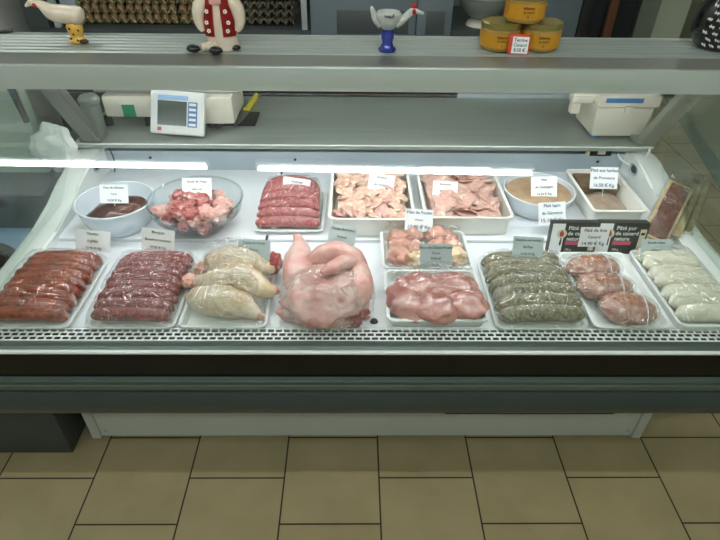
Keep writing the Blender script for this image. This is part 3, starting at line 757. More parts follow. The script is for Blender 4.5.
def deep(x0, x1, y0, y1, h, label, m=ceramic, slope=.010):
    return tray(x0, x1, y0, y1, h, DB, label, m, name='deep_tray', slope=slope, lip=.006, rad=.022)
x0, x1, y0, y1 = -.068, .176, 1.276, 1.59; TH = .062
deep(x0, x1, y0, y1, TH, 'deep white tray of pale poultry strips, left of the twin deep trays')
def rect(w_, d_):
    return lambda rnd, lay: (rnd.uniform(-w_/2, w_/2), rnd.uniform(-d_/2, d_/2))
tag(mk('poultry_strips', bx((x0+x1)/2-.100, (x0+x1)/2+.100, (y0+y1)/2-.128, (y0+y1)/2+.128, DB+.0055, DB+.050, .012), pale), 'packed lower layer of pale poultry strips filling the left deep tray', 'meat', kind='stuff')
chunks('pale', [pale, pale, pale, skin_pink, pale], (x0+x1)/2, (y0+y1)/2, DB + .054, 130, 'pale pink poultry strip heaped in the left deep tray', 'meat', 'poultry strips in the left deep tray', rect(.190, .262), .022, 2, 'poultry_strip', 3, .010, .35)
x0, x1, y0, y1 = .200, .452, 1.286, 1.60
deep(x0, x1, y0, y1, TH, 'deep white tray of flat pink meat slices, right of the twin deep trays')
tag(mk('meat_slices', bx((x0+x1)/2-.1, (x0+x1)/2+.1, (y0+y1)/2-.127, (y0+y1)/2+.127, DB+.0055, DB+.052, .012), escalope), 'packed lower layer of pink meat slices filling the right deep tray', 'meat', kind='stuff')
chunks('esc', [escalope, escalope, escalope, escalope], (x0+x1)/2, (y0+y1)/2, DB + .054, 84, 'flat pink meat slice layered in the right deep tray', 'meat', 'meat slices in the right deep tray', rect(.160, .232), .034, 2, 'meat_slice', 4, .006, .13, 4)

# terrine bowl
b3 = basin('terrine_bowl', (547-354)*.00291, 1.450, .104, .066, DB, 'round white enamel bowl filled level with beige pate', enamel, rimm=enamel)
p = b3.location
tag(mk('pate', lathe(bmesh.new(), [(0, 0), (.083, 0), (.098, .040), (.096, .050), (.06, .053), (0, .054)], 40), pate, loc=(p.x, p.y, DB + .006)), 'beige pate filling the round bowl', 'pate')
# rectangular terrine
bm = bmesh.new()
CX_, CY_ = .760, 1.450
o = tag(mk('rectangular_terrine', tray_bm(.160, .262, .066, .016, .018, .005, th=.004), ceramic, loc=(CX_, CY_, DB + .0005)), 'rectangular white terrine dish holding brown pate at the right', 'dish')
tag(mk('pate', blob(bmesh.new(), (0, 0, 0), (.060, .085, .022), 5, .18, 2, 4, amp2=.05), pate_top, loc=(CX_ - .002, CY_ - .038, DB + .028), rot=(0, 0, 0)), 'jellied light brown pate in the front of the rectangular terrine', 'pate')
bm = bx(-.060, .060, -.045, .045, 0, .040, .008)
for v in bm.verts: v.co *= 1 + .06 * noise.noise(v.co * 40)
tag(mk('pate_slice', bm, pate_dark, loc=(CX_, CY_ + .070, DB + .022)), 'dark brown block of pate at the back of the rectangular terrine', 'pate')

# ---------------------------------------------------------------- dry sausages in sleeves, right
def sleeve(px0, py0, px1, py1, Ya, Yb, wd, label, mcut, seed, th=.014):
    a = aty(px0, py0, Ya); b = aty(px1, py1, Yb); d = b - a; Ln = d.length; d.normalize()
    side = Vector((0, 0, 1)).cross(d)
    side = -(Vector((.95, -.10, 0)) - d * Vector((.95, -.10, 0)).dot(d)).normalized(); up = d.cross(side)
    t = thing('cured_sausage_pack', a, label, 'cured sausage'); Mx = Matrix((side, d, up)).transposed().to_4x4()
    t.matrix_world = Matrix.Translation(a) @ Mx
    bm = bx(-wd/2, wd/2, .01, Ln - .03, -th/2, th/2, .004)
    bmesh.ops.subdivide_edges(bm, edges=bm.edges[:], cuts=3)
    for v in bm.verts: v.co += Vector((noise.noise(v.co * 60), noise.noise(v.co * 50 + Vector((3, 0, 0))), 0)) * .0025
    mk('cut_face', bm, mcut, t)
    bm = bx(-wd/2 - .007, wd/2 + .007, .002, Ln - .022, -th/2 - .003, th/2 - .003, .005)
    bmesh.ops.subdivide_edges(bm, edges=bm.edges[:], cuts=3)
    for v in bm.verts: v.co += Vector((noise.noise(v.co * 50), noise.noise(v.co * 45 + Vector((3, 0, 0))), 0)) * .003
    mk('rind', bm, crust, t)
    bm = bx(-wd/2 - .012, wd/2 + .012, -.004, Ln + .012, -th/2 - .006, th/2 + .003, .003)
    bmesh.ops.subdivide_edges(bm, edges=bm.edges[:], cuts=5)
    for v in bm.verts: v.co.z += .003 * noise.noise(v.co * 55 + Vector((seed, 0, 0)))
    mk('plastic_sleeve', bm, film, t)
    return t
PACKS = [(653, 240, 684, 180, 1.24, 1.42, .056, 'dark red cured sausage pack leaning at the right end, in front', drysaus, 1),
         (672, 236, 696, 178, 1.27, 1.45, .030, 'cream-rinded cured sausage pack leaning behind the dark red one', crust, 2),
         (683, 235, 703, 180, 1.29, 1.47, .026, 'cream-rinded cured sausage pack leaning last against the end glass', crust, 3)]
for a in PACKS: sleeve(*a)

# ---------------------------------------------------------------- black boxed pates
def pack(px, py, wpx, hpx, Y, rz, label, z):
    c = aty(px, py, Y); s = abs(aty(px + 1, py, Y).x - c.x); w_, h_ = wpx * s, hpx * s * 1.14
    t = thing('pate_carton', (c.x, Y, z), label, 'carton', (R(-8), 0, R(rz)), 'black and white pate cartons')
    mk('carton', bx(-w_/2, w_/2, 0, .024, 0, h_, .001), black_mat, t)
    mk('white_panel', bx(-w_/2+.0005, -w_/2 + w_*.27, -.0006, .0003, .002, h_-.002), card_mat, t, smooth=False)
    mk('emblem', lathe(bmesh.new(), [(0, .0006), (.010, .0006), (.0135, .0003), (.0135, 0)], 24, sy=1.0), beige_lbl, t, loc=(-w_/2 + w_*.22, -.0007, h_*.66), rot=(R(90), 0, 0))
    mk('emblem_figure', blob(bmesh.new(), (0, 0, 0), (.006, .0008, .009), 2, .4, 2, 2), redm, t, loc=(-w_/2 + w_*.22, -.0016, h_*.66))
    mk('emblem_figure', blob(bmesh.new(), (0, 0, 0), (.003, .0008, .012), 3, .4, 2, 2), black_mat, t, loc=(-w_/2 + w_*.22, -.0012, h_*.40))
    for k, ln in enumerate(('Pâté pur', 'de canard', 'nature')):
        text_mesh('lettering', ln, h_*.17, white_paint, t, loc=(-w_*.16, -.0012, h_*(.84 - .17*k)), align='LEFT')
    mk('pink_band', bx(-w_*.17, w_*.20, -.0008, .0003, h_*.30, h_*.42), pink_band, t, smooth=False)
    text_mesh('lettering', '180 g', h_*.09, beige_lbl, t, loc=(-w_*.16, -.0012, h_*.15), align='LEFT')
    mk('beige_panel', bx(w_*.34, w_*.46, -.0008, .0003, h_*.12, h_*.80), beige_lbl, t, smooth=False)
    mk('panel_mark', bx(w_*.36, w_*.44, -.0012, -.0007, h_*.62, h_*.70), black_mat, t, smooth=False)
pack(574, 242, 47, 30, 1.215, 0, 'black pate carton with white panel, left one behind the roulades', DZ+.001)
pack(622, 242, 49, 30, 1.216, -1, 'black pate carton with white panel, right one beside the cured sausages', DZ+.001)

# ---------------------------------------------------------------- price cards
G = card_shade_tone
card(114, 194, 28, 17, 1.345, ['Foie de Génisse', 'France', '12.50 € Kg'], 'small white price card standing in the enamel basin of liver', stem=.035, sizes=[.17, .12, .17])
card(197, 189, 29, 20, 1.36, ['Sauté de Veau', 'sans os', '18.90 € Kg'], 'white price card standing in the glass bowl of stewing meat', stem=.03)
card(296, 189, 27, 20, 1.43, ['Saucisse', 'de Toulouse', '13.50 € Kg'], 'white price card on the pink coarse sausages, back row', roll=9, stem=.025)
card(381, 185, 26, 20, 1.44, ['Émincé', 'de Volaille', '15.90 € Kg'], 'white price card on the pale poultry strips', roll=9, stem=.025)
card(445, 191, 25, 18, 1.42, ['Escalope', 'de Dinde', '16.50 € Kg'], 'white price card on the flat pink meat slices', roll=3, stem=.02)
card(544, 187, 26, 19, 1.43, ['Pâté', 'de Campagne', '14.20 € Kg'], 'white price card standing in the round bowl of beige pate', roll=-3, stem=.02, inkm=ink)
card(604, 178, 28, 20, 1.46, ['Pâté aux herbes', 'de Provence', '16.50 € Kg'], 'white price card with blue handwriting on the rectangular terrine', stem=.03, roll=1, inkm=ink_blue, sizes=[.2, .2, .22])
card(552, 213, 27, 20, 1.31, ['Pâté lapin', 'de Garenne', '15.10 € Kg'], 'white handwritten price card in front of the beige pate bowl', roll=-4, stem=.05, inkm=ink_blue, sizes=[.2, .2, .24])
card(93, 241, 34, 20, 1.19, ['Chorizo', 'à griller', '13.90 € Kg'], 'tilted white price card behind the orange-red sausages', roll=6, stem=.03, lean=20)
card(158, 240, 32, 21, 1.18, ['Merguez', 'Boeuf et mouton', '13.90 € Kg'], 'tilted white price card behind the rosy red sausages', roll=8, stem=.03, lean=20)
card(254, 250, 32, 19, 1.11, ['Cuisse de Poulet', 'France', '8.90 € Kg'], 'price card coloured as in shade, over the chicken legs', roll=3, stem=.02, m=mat('shade_toned_card_pale', 'c3cfd4', .5))  # card colour darkened to stand for backlighting
card(342, 237, 27, 21, 1.17, ['Dinde fermière', 'France', '9.50 € Kg'], 'price card coloured as in shade, behind the wrapped turkey', roll=10, stem=.04, m=mat('shade_toned_card_grey', 'c9d4d6', .5))  # darker copy of the white card, shade put into the colour
card(419, 220, 28, 20, 1.262, ['Filet de Poulet', 'France', '17.90 € Kg'], 'white handwritten price card between the deep trays and poultry joints', roll=3, stem=.04, inkm=ink_blue, sizes=[.2, .13, .24])
card(436, 256, 32, 23, 1.095, ['Haut de Cuisse Poulet', 'France', '9.90 €', 'le Kg'], 'price card coloured as in shade, standing against the pink fillet tray', stem=.02, m=G, sizes=[.15, .12, .16, .12])
card(528, 247, 31, 19, 1.125, ['Saucisse aux herbes', 'du Pays', '13.50 € Kg'], 'price card coloured as in shade, behind the herb sausages', roll=3, stem=.03, m=G)
card(594, 237, 29, 20, 1.195, ['Pâté de foie', 'Canard', '14.90 € Kg'], 'white handwritten price card in front of the black cartons', stem=.012, inkm=ink_blue, sizes=[.22, .2, .24], lean=8)
card(656, 250, 31, 20, 1.165, ['Boudin blanc', 'nature', '15.90 € Kg'], 'price card coloured as in shade, behind the plump white sausages', stem=.02, m=G)
# ---------------------------------------------------------------- things on the worktop
# scale
c = atz(130, 128, WZ); s = .0038
t = thing('weighing_scale', (c.x, c.y, WZ + .0005), 'cream shop weighing scale with tilted display on the left of the worktop', 'scale')
a = aty(104, 118, c.y) ; b = aty(235, 118, c.y)
mk('body', bx(a.x - c.x, a.x - c.x + .20, .015, .17, .030, .105, .012), cream_pl, t)
mk('body_right', bx(b.x - c.x - .135, b.x - c.x, -.01, .19, .018, .112, .012), cream_pl, t, label='stepped right half of the cream body')
mk('platform', bx(a.x - c.x - .02, b.x - c.x + .02, .02, .24, .116, .124, .003), steel, t)
for fx, fy in ((-.08, .03), (.06, .03), (.28, .02), (.28, .15)):
    mk('foot', lathe(bmesh.new(), [(0, 0), (.016, 0), (.013, .030), (0, .030)], 14), black_mat, t, loc=(fx, fy, 0))
g = aty(129, 111, c.y + .014)
mk('green_sticker', bx(-.021, .021, -.001, .0005, -.021, .021), green_sticker, t, smooth=False, loc=(g.x - c.x, .0145, g.z - WZ))
d0 = aty(178, 114, c.y - .05)
dp = bpy.data.objects.new('display', None)
dm = mk('display_unit', bx(-.087, .087, -.012, .014, -.070, .070, .007), white_plastic, t, loc=(d0.x - c.x, -.045, max(.066, d0.z - WZ)), rot=(R(-30), R(4), 0))
mk('screen', bx(-.063, .030, -.0135, -.0115, -.042, .036), lcd, dm, smooth=False)
mk('blue_strip', bx(-.063, .034, -.0132, -.0112, .040, .054), lcd_blue, dm, smooth=False)
mk('keypad', bx(.034, .064, -.0132, -.0112, -.044, .036), key_blue, dm, smooth=False)
for k in range(5):
    mk('key', bx(.038, .060, -.0142, -.013, -.040 + k*.016, -.032 + k*.016), white_paint, dm, smooth=False)
mk('red_mark', bx(-.062, -.050, -.0135, -.0112, -.060, -.048), redm, dm, smooth=False)
mk('support_arm', sweep(bmesh.new(), [(d0.x - c.x, -.034, .028), (d0.x - c.x, .03, .05)], .012, 10), white_plastic, t)
# metal canister
p = atz(97, 128, WZ)
t = thing('metal_shaker', (p.x, p.y, WZ + .0005), 'cylindrical steel shaker beside the scale at the left post', 'shaker')
mk('body', lathe(bmesh.new(), [(0, 0), (.030, 0), (.030, .085), (.026, .09), (0, .09)], 28), steel, t)
mk('lid', lathe(bmesh.new(), [(0, .091), (.033, .091), (.034, .102), (.026, .112), (0, .114)], 28), steel, t)
# knives
def knife(px0, py0, px1, py1, hm, label, Lb=.16):
    a = atz(px0, py0, WZ + .012); b = atz(px1, py1, WZ + .012); d = (b - a); Ln = d.length; ang = math.atan2(d.y, d.x)
    t = thing('kitchen_knife', (a.x, a.y, WZ + .0006), label, 'knife', (0, 0, ang))
    P = [(0, 0, .011), (-.004, 0, .011), (Ln*.3, .0, .011), (Ln*.75, .002, .012), (Ln, .006, .013)]
    mk('handle', sweep(bmesh.new(), [P[0]] + P[2:], [.012, .010, .011, .008], 12, flat=.9), hm, t)
    bm = bmesh.new(); o_ = [(0, .012), (-Lb*.6, .013), (-Lb, -.006), (-Lb*.6, -.016), (0, -.016)]
    lo = [bm.verts.new((x, y, .009)) for x, y in o_]; hi = [bm.verts.new((x, y, .0105)) for x, y in o_]
    for i in range(5): bm.faces.new((lo[i], lo[(i+1) % 5], hi[(i+1) % 5], hi[i]))
    bm.faces.new(lo[::-1]); bm.faces.new(hi)
    mk('blade', bm, blade, t, smooth=False)
    return t
knife(246, 110, 258, 95, yellow_h, 'knife with bright yellow handle lying right of the scale')
knife(229, 112, 240, 98, brown_h, 'knife with dark brown handle lying between scale and yellow knife')
b_ = tag(mk('cutting_tray', bx(0, .17, 0, .12, 0, .006, .002), black_mat, loc=(atz(206, 126, WZ).x, atz(206, 126, WZ).y, WZ+.0005)), 'black mat under the knives beside the scale', 'mat')
# white machine at right
p = atz(617, 139, WZ)
t = thing('slicer_box', (p.x, p.y, WZ + .0005), 'white plastic food machine box at the right end of the worktop', 'machine')
bm = bx(-.098, .085, 0, .17, .008, .110, .010)
for v in bm.verts:
    k = (v.co.z) / .11; v.co.x *= .92 + .12 * k; v.co.y -= .01 * k
mk('body', bm, cream_pl, t)
mk('lid', bx(-.100, .100, -.014, .19, .111, .150, .010), cream_pl, t)
mk('latch', bx(-.012, .012, -.020, -.010, .095, .118, .002), cream_pl, t)
mk('blue_band', bx(-.08, .04, -.0152, -.0138, .128, .143), key_blue, t, smooth=False)
mk('spout', bx(-.175, -.101, .02, .06, .112, .150, .008), cream_pl, t)
mk('spout', bx(-.170, -.140, .025, .055, .075, .1115, .006), cream_pl, t)
for fx in (-.075, .07):
    mk('foot', lathe(bmesh.new(), [(0, 0), (.012, 0), (.012, .01), (0, .01)], 12), key_blue, t, loc=(fx, .02, -.0))

# ---------------------------------------------------------------- on the canopy shelf
def onshelf(px, py): return atz(px, py, HZ)
SZ = HZ + .0006
# yellow-boot hen
p = onshelf(79, 43); t = thing('hen_ornament', (p.x, p.y, SZ), 'white hen figurine on yellow boots standing on the aluminium shelf, left', 'figurine')
u = .00243
mk('boot_base', lathe(bmesh.new(), [(0, 0), (.017, 0), (.020, .006), (.015, .013), (.014, .020), (.017, .026), (.018, .036), (.014, .044), (0, .046)], 24, sx=1.05, sy=.8), yellow_cer, t)
for k, (x, z) in enumerate(((-.010, .012), (.006, .009), (.012, .03), (-.006, .034), (.0, .022))):
    mk('spot', lathe(bmesh.new(), [(0, .0012), (.0028, 0)], 8), brown_spot, t, loc=(x, -.0145 - (.001 if abs(x) < .008 else -.002), z), rot=(R(90), 0, 0))
mk('toe', blob(bmesh.new(), (.016, -.008, .005), (.011, .009, .005), 1, .1), brown_spot, t)
bm = bmesh.new()
sweep(bm, catmull([(-.096, 0, .078), (-.080, 0, .086), (-.062, 0, .082), (-.040, 0, .066), (-.010, 0, .062), (.010, 0, .060), (.026, 0, .050)], 30),
      [.003, .004, .005, .006, .0075, .008, .008, .008, .008, .009, .010, .012, .014, .016, .018, .019, .0195, .020, .020, .020, .020, .020, .020, .020, .021, .0215, .021, .019, .014, .006], 18)
hb = mk('body', bm, cream_cer, t)
mk('comb', blob(bmesh.new(), (-.074, 0, .097), (.011, .004, .006), 3, .5, 3, 3), redm, t)
mk('wattle', blob(bmesh.new(), (-.072, -.006, .082), (.005, .003, .006), 4, .2), redm, t)
# blue hen egg cup
p = onshelf(387, 51); t = thing('hen_egg_cup', (p.x, p.y, SZ), 'grey-white hen shaped egg cup on a blue glazed foot, centre of the shelf', 'egg cup')
mk('foot', lathe(bmesh.new(), [(0, 0), (.019, 0), (.021, .004), (.014, .012), (.012, .020), (.015, .030), (.016, .040), (.010, .046), (0, .047)], 28), blue_cer, t)
mk('cup', lathe(bmesh.new(), [(0, .0475), (.012, .0475), (.020, .056), (.027, .068), (.028, .080), (.024, .084), (.022, .076), (.014, .060), (0, .054)], 30, sx=1.05), grey_cer, t)
mk('neck', sweep(bmesh.new(), catmull([(.016, 0, .060), (.032, 0, .067), (.044, 0, .078), (.056, 0, .085), (.078, 0, .080)], 16), [.012, .012, .011, .010, .009, .0085, .008, .008, .008, .008, .008, .007, .006, .005, .004, .003], 12), grey_cer, t)
mk('tail', sweep(bmesh.new(), catmull([(-.014, 0, .060), (-.028, 0, .070), (-.034, 0, .082), (-.038, 0, .094)], 12), [.014, .013, .012, .011, .009, .008, .007, .006, .006, .005, .004, .002], 12), grey_cer, t)
mk('comb', blob(bmesh.new(), (.056, 0, .095), (.006, .003, .006), 2, .4, 3, 3), redm, t)
mk('cheek', blob(bmesh.new(), (.056, -.006, .084), (.005, .003, .006), 2, .1), redm, t)
mk('eye', blob(bmesh.new(), (.056, -.0092, .085), (.002, .001, .002), 2, 0, sub=2), black_cer, t)
text_mesh('lettering', 'oeuf', .012, ink, t, loc=(0, -.0298, .080))
# seated figurine
p = onshelf(223, 50); t = thing('animal_ornament', (p.x, p.y + .01, SZ), 'cream seated ceramic figurine in a red flowered waistcoat and black shoes', 'figurine')
mk('body', lathe(bmesh.new(), [(0, 0), (.032, 0), (.036, .012), (.037, .04), (.034, .07), (.029, .098), (.020, .115), (.012, .125), (0, .128)], 32, sy=.75), cream_cer, t)
mk('head', blob(bmesh.new(), (0, 0, .150), (.027, .024, .028), 2, .08), cream_cer, t)
mk('snout', blob(bmesh.new(), (0, -.022, .142), (.012, .010, .010), 2, .05), pink_cer, t)
for s in (-1, 1):
    mk('ear', blob(bmesh.new(), (s*.020, 0, .176), (.008, .005, .014), 2, .05), cream_cer, t)
    mk('eye', blob(bmesh.new(), (s*.010, -.0225, .156), (.002, .002, .0025), 2, 0, sub=2), black_cer, t)
    mk('arm', sweep(bmesh.new(), catmull([(s*.024, 0, .108), (s*.040, -.004, .090), (s*.045, -.006, .062), (s*.038, -.012, .040)], 14), [.006, .010, .013, .014, .015, .015, .015, .014, .013, .012, .011, .010, .008, .005], 14), cream_cer, t)
    # waistcoat front, wrapped on the body
    bm = bmesh.new(); g = []
    for j in range(9):
        z = .032 + .082 * j / 8; rr = .0385 - .012 * max(0, (z - .04) / .07) ** 1.5; row = []
        a0, a1 = (R(14) if j < 7 else R(24)), R(74 - (10 if j == 0 else 0))
        for i in range(7):
            a = a0 + (a1 - a0) * i / 6
            row.append(bm.verts.new((s * rr * math.sin(a), -rr * .80 * math.cos(a) , z)))
        g.append(row)
    for j in range(8):
        for i in range(6): bm.faces.new((g[j][i], g[j][i+1], g[j+1][i+1], g[j+1][i]))
    bmesh.ops.solidify(bm, geom=bm.faces[:], thickness=.0016)
    v_ = mk('waistcoat', bm, redm, t)
    for (x, z) in ((.020, .085), (.024, .062), (.021, .045)):
        for k in range(5):
            a = 2 * math.pi * k / 5
            mk('petal', blob(bmesh.new(), (0, 0, 0), (.0022, .0008, .0022), 1, 0, sub=1), white_paint, v_, loc=(s*(x + .003*math.cos(a)), -.0315 + .012 * (x - .018) / .006 * .3, z + .003*math.sin(a)))
for (x0, y0, x1, y1, sx, sy) in ((-.012, -.02, -.022, -.036, -.005, -.045), (-.02, -.015, -.044, -.030, -.052, -.033)):
    mk('leg', sweep(bmesh.new(), [(x0, y0, .012), (x1, y1, .010)], .009, 12), cream_cer, t)
for (x, y) in ((-.008, -.046), (-.060, -.034)):
    mk('shoe', blob(bmesh.new(), (x, y, .0085), (.016, .011, .0085), 1, .05), black_cer, t)
mk('scarf', lathe(bmesh.new(), [(.022, .108), (.028, .112), (.026, .120), (.016, .127)], 24, sy=.8), pink_cer, t)
mk('scarf_front', bx(-.013, .013, -.028, -.021, .098, .128, .003), pink_cer, t)
mk('shoe', blob(bmesh.new(), (.030, -.012, .006), (.012, .008, .006), 1, .05), black_cer, t)

# jars
def jar(x, y, z, label, r=.0465):
    t = thing('terrine_jar', (x, y, z), label, 'jar')
    mk('jar_body', lathe(bmesh.new(), [(0, 0), (r*.86, 0), (r*.94, .006), (r*.97, .047), (0, .047)], 36), jar_glass, t)
    mk('label_wrap', lathe(bmesh.new(), [(r*.95, .008), (r*.985, .008), (r*.995, .040), (r*.95, .040)], 36), jarlabel, t)
    mk('lid', lathe(bmesh.new(), [(0, .0475), (r*.98, .0475), (r*1.0, .050), (r*1.0, .058), (r*.94, .060), (r*.90, .058), (0, .058)], 40), gold, t)
    text_mesh('lettering', 'Rillettes', .008, brown_spot, t, loc=(-.004, -r*1.0 - .0006, .033))
    text_mesh('lettering', 'de canard', .006, brown_spot, t, loc=(-.004, -r*1.0 - .0006, .025))
    text_mesh('lettering', '★', .006, brown_spot, t, loc=(-.004, -r*1.0 - .0006, .015))
    return t
p1 = onshelf(502, 53); p2 = onshelf(542, 52)
y_ = p1.y + .044
jar(p1.x, y_, SZ, 'gold-lidded jar with orange label, lower left of the stacked three'); jar(p1.x + .0945, y_, SZ, 'gold-lidded jar with orange label, lower right of the stacked three')
jar(p1.x + .0485, y_ + .002, SZ + .0608, 'gold-lidded jar with orange label on top of the other two')
t = thing('price_tag', (onshelf(517, 53).x, y_ - .056, SZ), 'small white price tag with red edge leaning on the jars', 'price tag', (R(-10), R(2), 0))
mk('red_card', bx(-.026, .022, 0, .001, 0, .042), tag_red, t, smooth=False)
mk('white_card', bx(-.018, .019, -.0012, -.0002, .002, .037), card_mat, t, smooth=False)
for k, (s_, m_) in enumerate((('Terrine', ink), ('Canard', teal), ('8.50 €', ink))):
    text_mesh('lettering', s_, .010, m_, t, loc=(0, -.0016, .030 - .0105*k))
# black vase
p = onshelf(722, 52); t = thing('black_vase', (p.x + .004, p.y + .04, SZ), 'black rounded ceramic hen body covered in small white scribbles, right end of the shelf', 'ornament')
vp = [(0, 0), (.040, 0), (.052, .008), (.064, .030), (.067, .055), (.062, .085), (.050, .115), (.034, .140), (.020, .155), (0, .160)]
mk('vase_body', lathe(bmesh.new(), vp, 48), black_cer, t)
def vr(z):
    for (r0, z0), (r1, z1) in zip(vp[1:], vp[2:]):
        if z0 <= z <= z1: return r0 + (r1 - r0) * (z - z0) / (z1 - z0)
    return .05
for j in range(9):
    for k in range(9):
        z = .014 + j * .014; a0 = -2.7 + k * .33 + (.16 if j % 2 else 0)
        pts = []
        for i in range(8):
            a = a0 + .16 * i / 7; zz = z + .0032 * math.sin(i * 2.4 + j + k) - .002 * i / 7; r = vr(zz) + .0004
            pts.append((r * math.cos(a), r * math.sin(a), zz))
        mk('scribble', sweep(bmesh.new(), pts, .0014, 5), white_paint, t)
# small black thing left
p = onshelf(2, 34); tag(mk('pen', sweep(bmesh.new(), [(-.03, -.012, .004), (.022, .012, .004)], .0038, 8), black_mat, loc=(p.x, p.y, SZ)), 'black pen lying at the left end of the aluminium shelf', 'pen')

# ---------------------------------------------------------------- back counter
BZ = .97
XL_ = aty(27, 15, 3.1).x; XM = aty(310, 15, 3.1).x; XF = aty(540, 15, 3.1).x; XG = aty(637, 15, 3.1).x
t = thing('egg_shelf', ((XL_+XM)/2, 3.3, 0), 'dark grey open shelving with egg trays behind the display case, left', 'shelving')
hw = (XM - XL_) / 2
mk('shelf_board', bx(-hw, hw-.001, -.22, .42, BZ-.03, BZ), dark_slate, t, smooth=False)
mk('lower_cabinet', bx(-hw, hw-.001, -.20, .40, 0, BZ-.031), dark_slate, t, smooth=False)
mk('back_board', bx(-hw, hw-.001, .405, .42, BZ+.001, 1.7), mat('shelf_back', '262b2c', .6), t, smooth=False)
mk('side_panel', bx(-hw, -hw + .11, -.22, .40, BZ+.001, 1.7), frame_dark, t, smooth=False)
for xx in (-hw + .135, hw - .045):
    mk('upright', bx(xx, xx + .030, -.215, -.185, BZ+.001, 1.7, .003), alu_face, t)
mk('liner', bx(-hw + .17, -hw + .25, -.16, -.1, BZ+.001, BZ+.22), cool_grey, t, smooth=False)
def egg_tray(x, y, z, m, label, group, w_=.272, d_=.29):
    bm = bmesh.new(); n = 36; g = []
    for j in range(n + 1):
        row = []
        for i in range(n + 1):
            u, v = i / n, j / n
            h = .5 + .5 * math.cos(u * 12 * math.pi) * math.cos(v * 12 * math.pi) if True else 0
            zz = .006 + .034 * h
            if min(u, 1-u, 1-v) < .02: zz = .026
            if v < .03: zz = .031 - .013 * math.cos(u * 12 * math.pi)
            if v < .001: zz -= .008
            row.append(bm.verts.new(((u - .5) * w_, (v - .5) * d_, zz)))
        g.append(row)
    for j in range(n):
        for i in range(n): bm.faces.new((g[j][i], g[j][i+1], g[j+1][i+1], g[j+1][i]))
    bmesh.ops.solidify(bm, geom=bm.faces[:], thickness=.003)
    o = mk('egg_tray', bm, m, loc=(x, y, z)); return tag(o, label, 'egg tray', group)
stacks = [(108, 'of the first green stack', green_tray, 1), (158, 'of the second green stack', green_tray, 1), (209, 'of the green stack behind the seated figurine', green_tray, 1), (271, 'of the grey stack beside the upright', grey_tray, 0)]
proto_g = None; egg0 = None
levels = 6
for si, (px, nm, m, eggs) in enumerate(stacks):
    c = aty(px, 24, 3.24)
    for k in range(levels):
        z = BZ + .0008 + k * (.048 if eggs else .040)
        lab = ('%s pulp egg tray, %s %s' % ('green' if eggs else 'grey', 'bottom' if k == 0 else ORD[k] + ' from the bottom', nm))
        if si == 0 and k == 0: o = egg_tray(c.x, 3.30, z, m, lab, 'egg trays on the back shelf'); proto_g = o
        elif si == 3 and k == 0: o = egg_tray(c.x, 3.30, z, m, lab, 'egg trays on the back shelf'); proto_g = o
        else:
            o = proto_g.copy(); C.objects.link(o); o.location = (c.x, 3.30, z); o['label'] = lab
        if eggs:
            for i in range(6):
                if egg0 is None:
                    e = mk('egg', lathe(bmesh.new(), [(0, -.026), (.012, -.024), (.020, -.014), (.022, 0), (.019, .014), (.011, .025), (0, .029)], 16), egg_m); egg0 = e
                else:
                    e = egg0.copy(); C.objects.link(e)
                e.location = (c.x - .272/2 + .272 * (i + .5) / 6, 3.30 - .112, z + .030)
                tag(e, 'brown egg in the front row of a green egg tray on the back shelf', 'egg', 'brown eggs in the green trays')
# cabinets with doors
t = thing('grey_cabinet', ((XM + XF) / 2, 3.3, 0), 'blue-grey panelled cabinet behind the shop counter, centre', 'cabinet')
hc = (XF - XM) / 2 - .001; xs = [-hc, aty(416, 20, 3.1).x - (XM + XF)/2, aty(452, 20, 3.1).x - (XM + XF)/2]
mk('carcass', bx(-hc, xs[2], -.19, .42, 0, 1.15), cabinet_grey, t, smooth=False)
def doorp(x0, x1):
    d = mk('door', bx(x0 + .003, x1 - .003, -.208, -.191, .3, 1.16, .002), cabinet_grey, t)
    a, b = x0 + (x1-x0)*.28, x1 - (x1-x0)*.06
    mk('recess', bx(x0+.14 if x1-x0 > .3 else x0 + .05, x1-.04, -.211, -.2085, .955, 1.07, .001), dark_slate, d)
    return d
d1 = doorp(xs[0], xs[1]); d2 = doorp(xs[1] + .001, xs[2])
# counter to the right with mixer bowl
mk('counter_top', bx(xs[2] + .002, hc, -.20, .42, BZ-.03, BZ), frame_dark, t, smooth=False)
mk('lower_body', bx(xs[2] + .002, hc, -.19, .40, 0, BZ-.031), dark_slate, t, smooth=False)
c = aty(480, 30, 3.24)
t = thing('mixing_bowl', (c.x, 3.24, BZ+.0006), 'large steel mixing bowl on a white foot behind the jars', 'mixing bowl')
mk('bowl', lathe(bmesh.new(), [(0, .035), (.06, .038), (.11, .075), (.135, .13), (.14, .20), (.143, .20), (.137, .20), (.132, .13), (.105, .08), (0, .045)], 40), steel, t)
mk('foot', lathe(bmesh.new(), [(0, 0), (.085, 0), (.075, .02), (.05, .034), (0, .034)], 30), cream_pl, t)
mk('rim_band', lathe(bmesh.new(), [(.139, .145), (.1435, .150), (.1445, .195), (.1405, .20)], 40), alu_face, t)
# dark fridge
t = thing('drinks_fridge', ((XF + XG) / 2, 3.3, 0), 'dark glass-fronted upright fridge behind the counter, right', 'fridge')
hg = (XG - XF) / 2
mk('body', bx(-hg + .001, hg - .001, -.17, .42, 0, 1.9), mat('fridge_body', '39423f', .5), t, smooth=False)
def rel(px): return aty(px, 18, 3.1).x - (XF + XG) / 2
mk('left_panel', bx(-hg + .001, rel(579), -.20, -.171, 0, 1.9, .002), cabinet_grey, t)
mk('glass_door', bx(rel(592), hg - .004, -.19, -.171, .02, 1.9), dark_glass, t, smooth=False)
mk('door_frame', bx(rel(580), rel(591), -.205, -.171, 0, 1.9, .003), black_mat, t)
mk('wooden_handle', bx(rel(606), rel(614), -.222, -.191, .2, 1.8, .004), wood_m, t)
c = atz(590, 37, BZ)
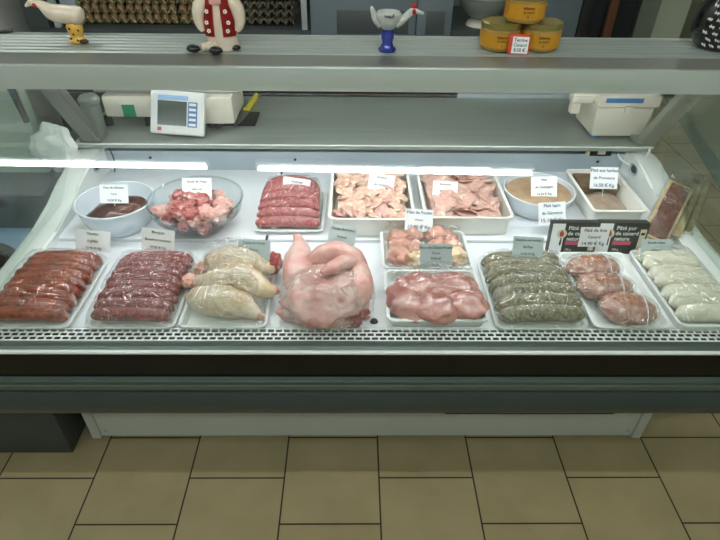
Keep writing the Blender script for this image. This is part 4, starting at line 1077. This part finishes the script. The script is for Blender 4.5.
# ---------------------------------------------------------------- neighbouring case at left
NZ = .70
a = atz(56, 231, NZ)
t = thing('side_counter', (-1.45, 1.35, 0), 'blue-topped low counter standing beyond the left end of the case', 'counter')
mk('counter_top', bx(-.40, .415, -.18, .60, NZ-.02, NZ), blue_deck, t, smooth=False)
mk('plinth', bx(-.38, .40, -.16, .58, 0, NZ-.021), dark_slate, t, smooth=False)
x_ = atz(56, 229, NZ)
mk('rear_panel', bx(-.40, .40, .36, .40, NZ+.0005, 1.13, .003), mat('pale_green_enamel', 'bccabf', .5), t)
t = thing('dark_tub', (x_.x - .17, x_.y + .10, NZ + .0006), 'dark grey rectangular plastic tub on the blue counter at the left', 'tub')
mk('tub_body', bx(-.17, .17, -.10, .10, 0, .120, .008), frame_dark, t)
mk('lid', bx(-.172, .172, -.103, .103, .1215, .133, .005), dark_slate, t)
p = Vector((-1.045, 1.17, .7))
t = thing('herb_bowl', (p.x, p.y, NZ+.0006), 'black round bowl with dark leaves at the left edge', 'bowl')
mk('bowl_body', lathe(bmesh.new(), [(0, 0), (.08, 0), (.12, .05), (.135, .12), (.13, .125), (.11, .05), (0, .02)], 36), black_mat, t)
lf = bmesh.new(); rnd = random.Random(3)
for k in range(60):
    blob(lf, (rnd.uniform(-.085, .085), rnd.uniform(-.085, .085), .118 + rnd.uniform(-.02, .02)), (.02, .012, .005), k, .3, 2, 1, rot=Matrix.Rotation(rnd.uniform(0, 6), 3, 'Z').to_euler())
mk('leaves', lf, herb_leaf, t, kind='stuff')
# grey plinth box, bottom left
pr = atz(73, 453, 0)
t = tag(mk('floor_cabinet', bx(-.45, 0, 0, .30, 0, .52, .004), dark_slate, loc=(pr.x, pr.y, 0.0005)), 'dark slate floor box standing left of the case base', 'cabinet')
# rod on the left wall
a = aty(9, 84, 1.70); b = aty(27, 122, 1.70)
tag(mk('wall_rod', sweep(bmesh.new(), [a, b], [.012, .009], 8), black_mat), 'black rod slanting against the pale panel of the side counter, left edge', 'rod')
SC.view_settings.view_transform = 'Standard'; SC.view_settings.look = 'None'; SC.view_settings.gamma = 1; SC.view_settings.use_curve_mapping = False
SC.view_settings.exposure = EXPO

# rest the meat on what carries it: nothing sinks below the tray floor or the deck
bpy.context.view_layer.update()
for o in list(SC.objects):
    if o.type != 'MESH': continue
    top = o
    while top.parent: top = top.parent
    nm = top.name.split('.')[0]
    if nm in ('turkey', 'chicken_leg', 'poultry_fillet', 'poultry_joint', 'meat_roulade', 'meat_piece'):
        fl_ = DZ + (.0012 if nm == 'turkey' else .0045); mw = o.matrix_world; im = mw.inverted()
        for v in o.data.vertices:
            w_ = mw @ v.co
            if w_.z < fl_: w_.z = fl_; v.co = im @ w_
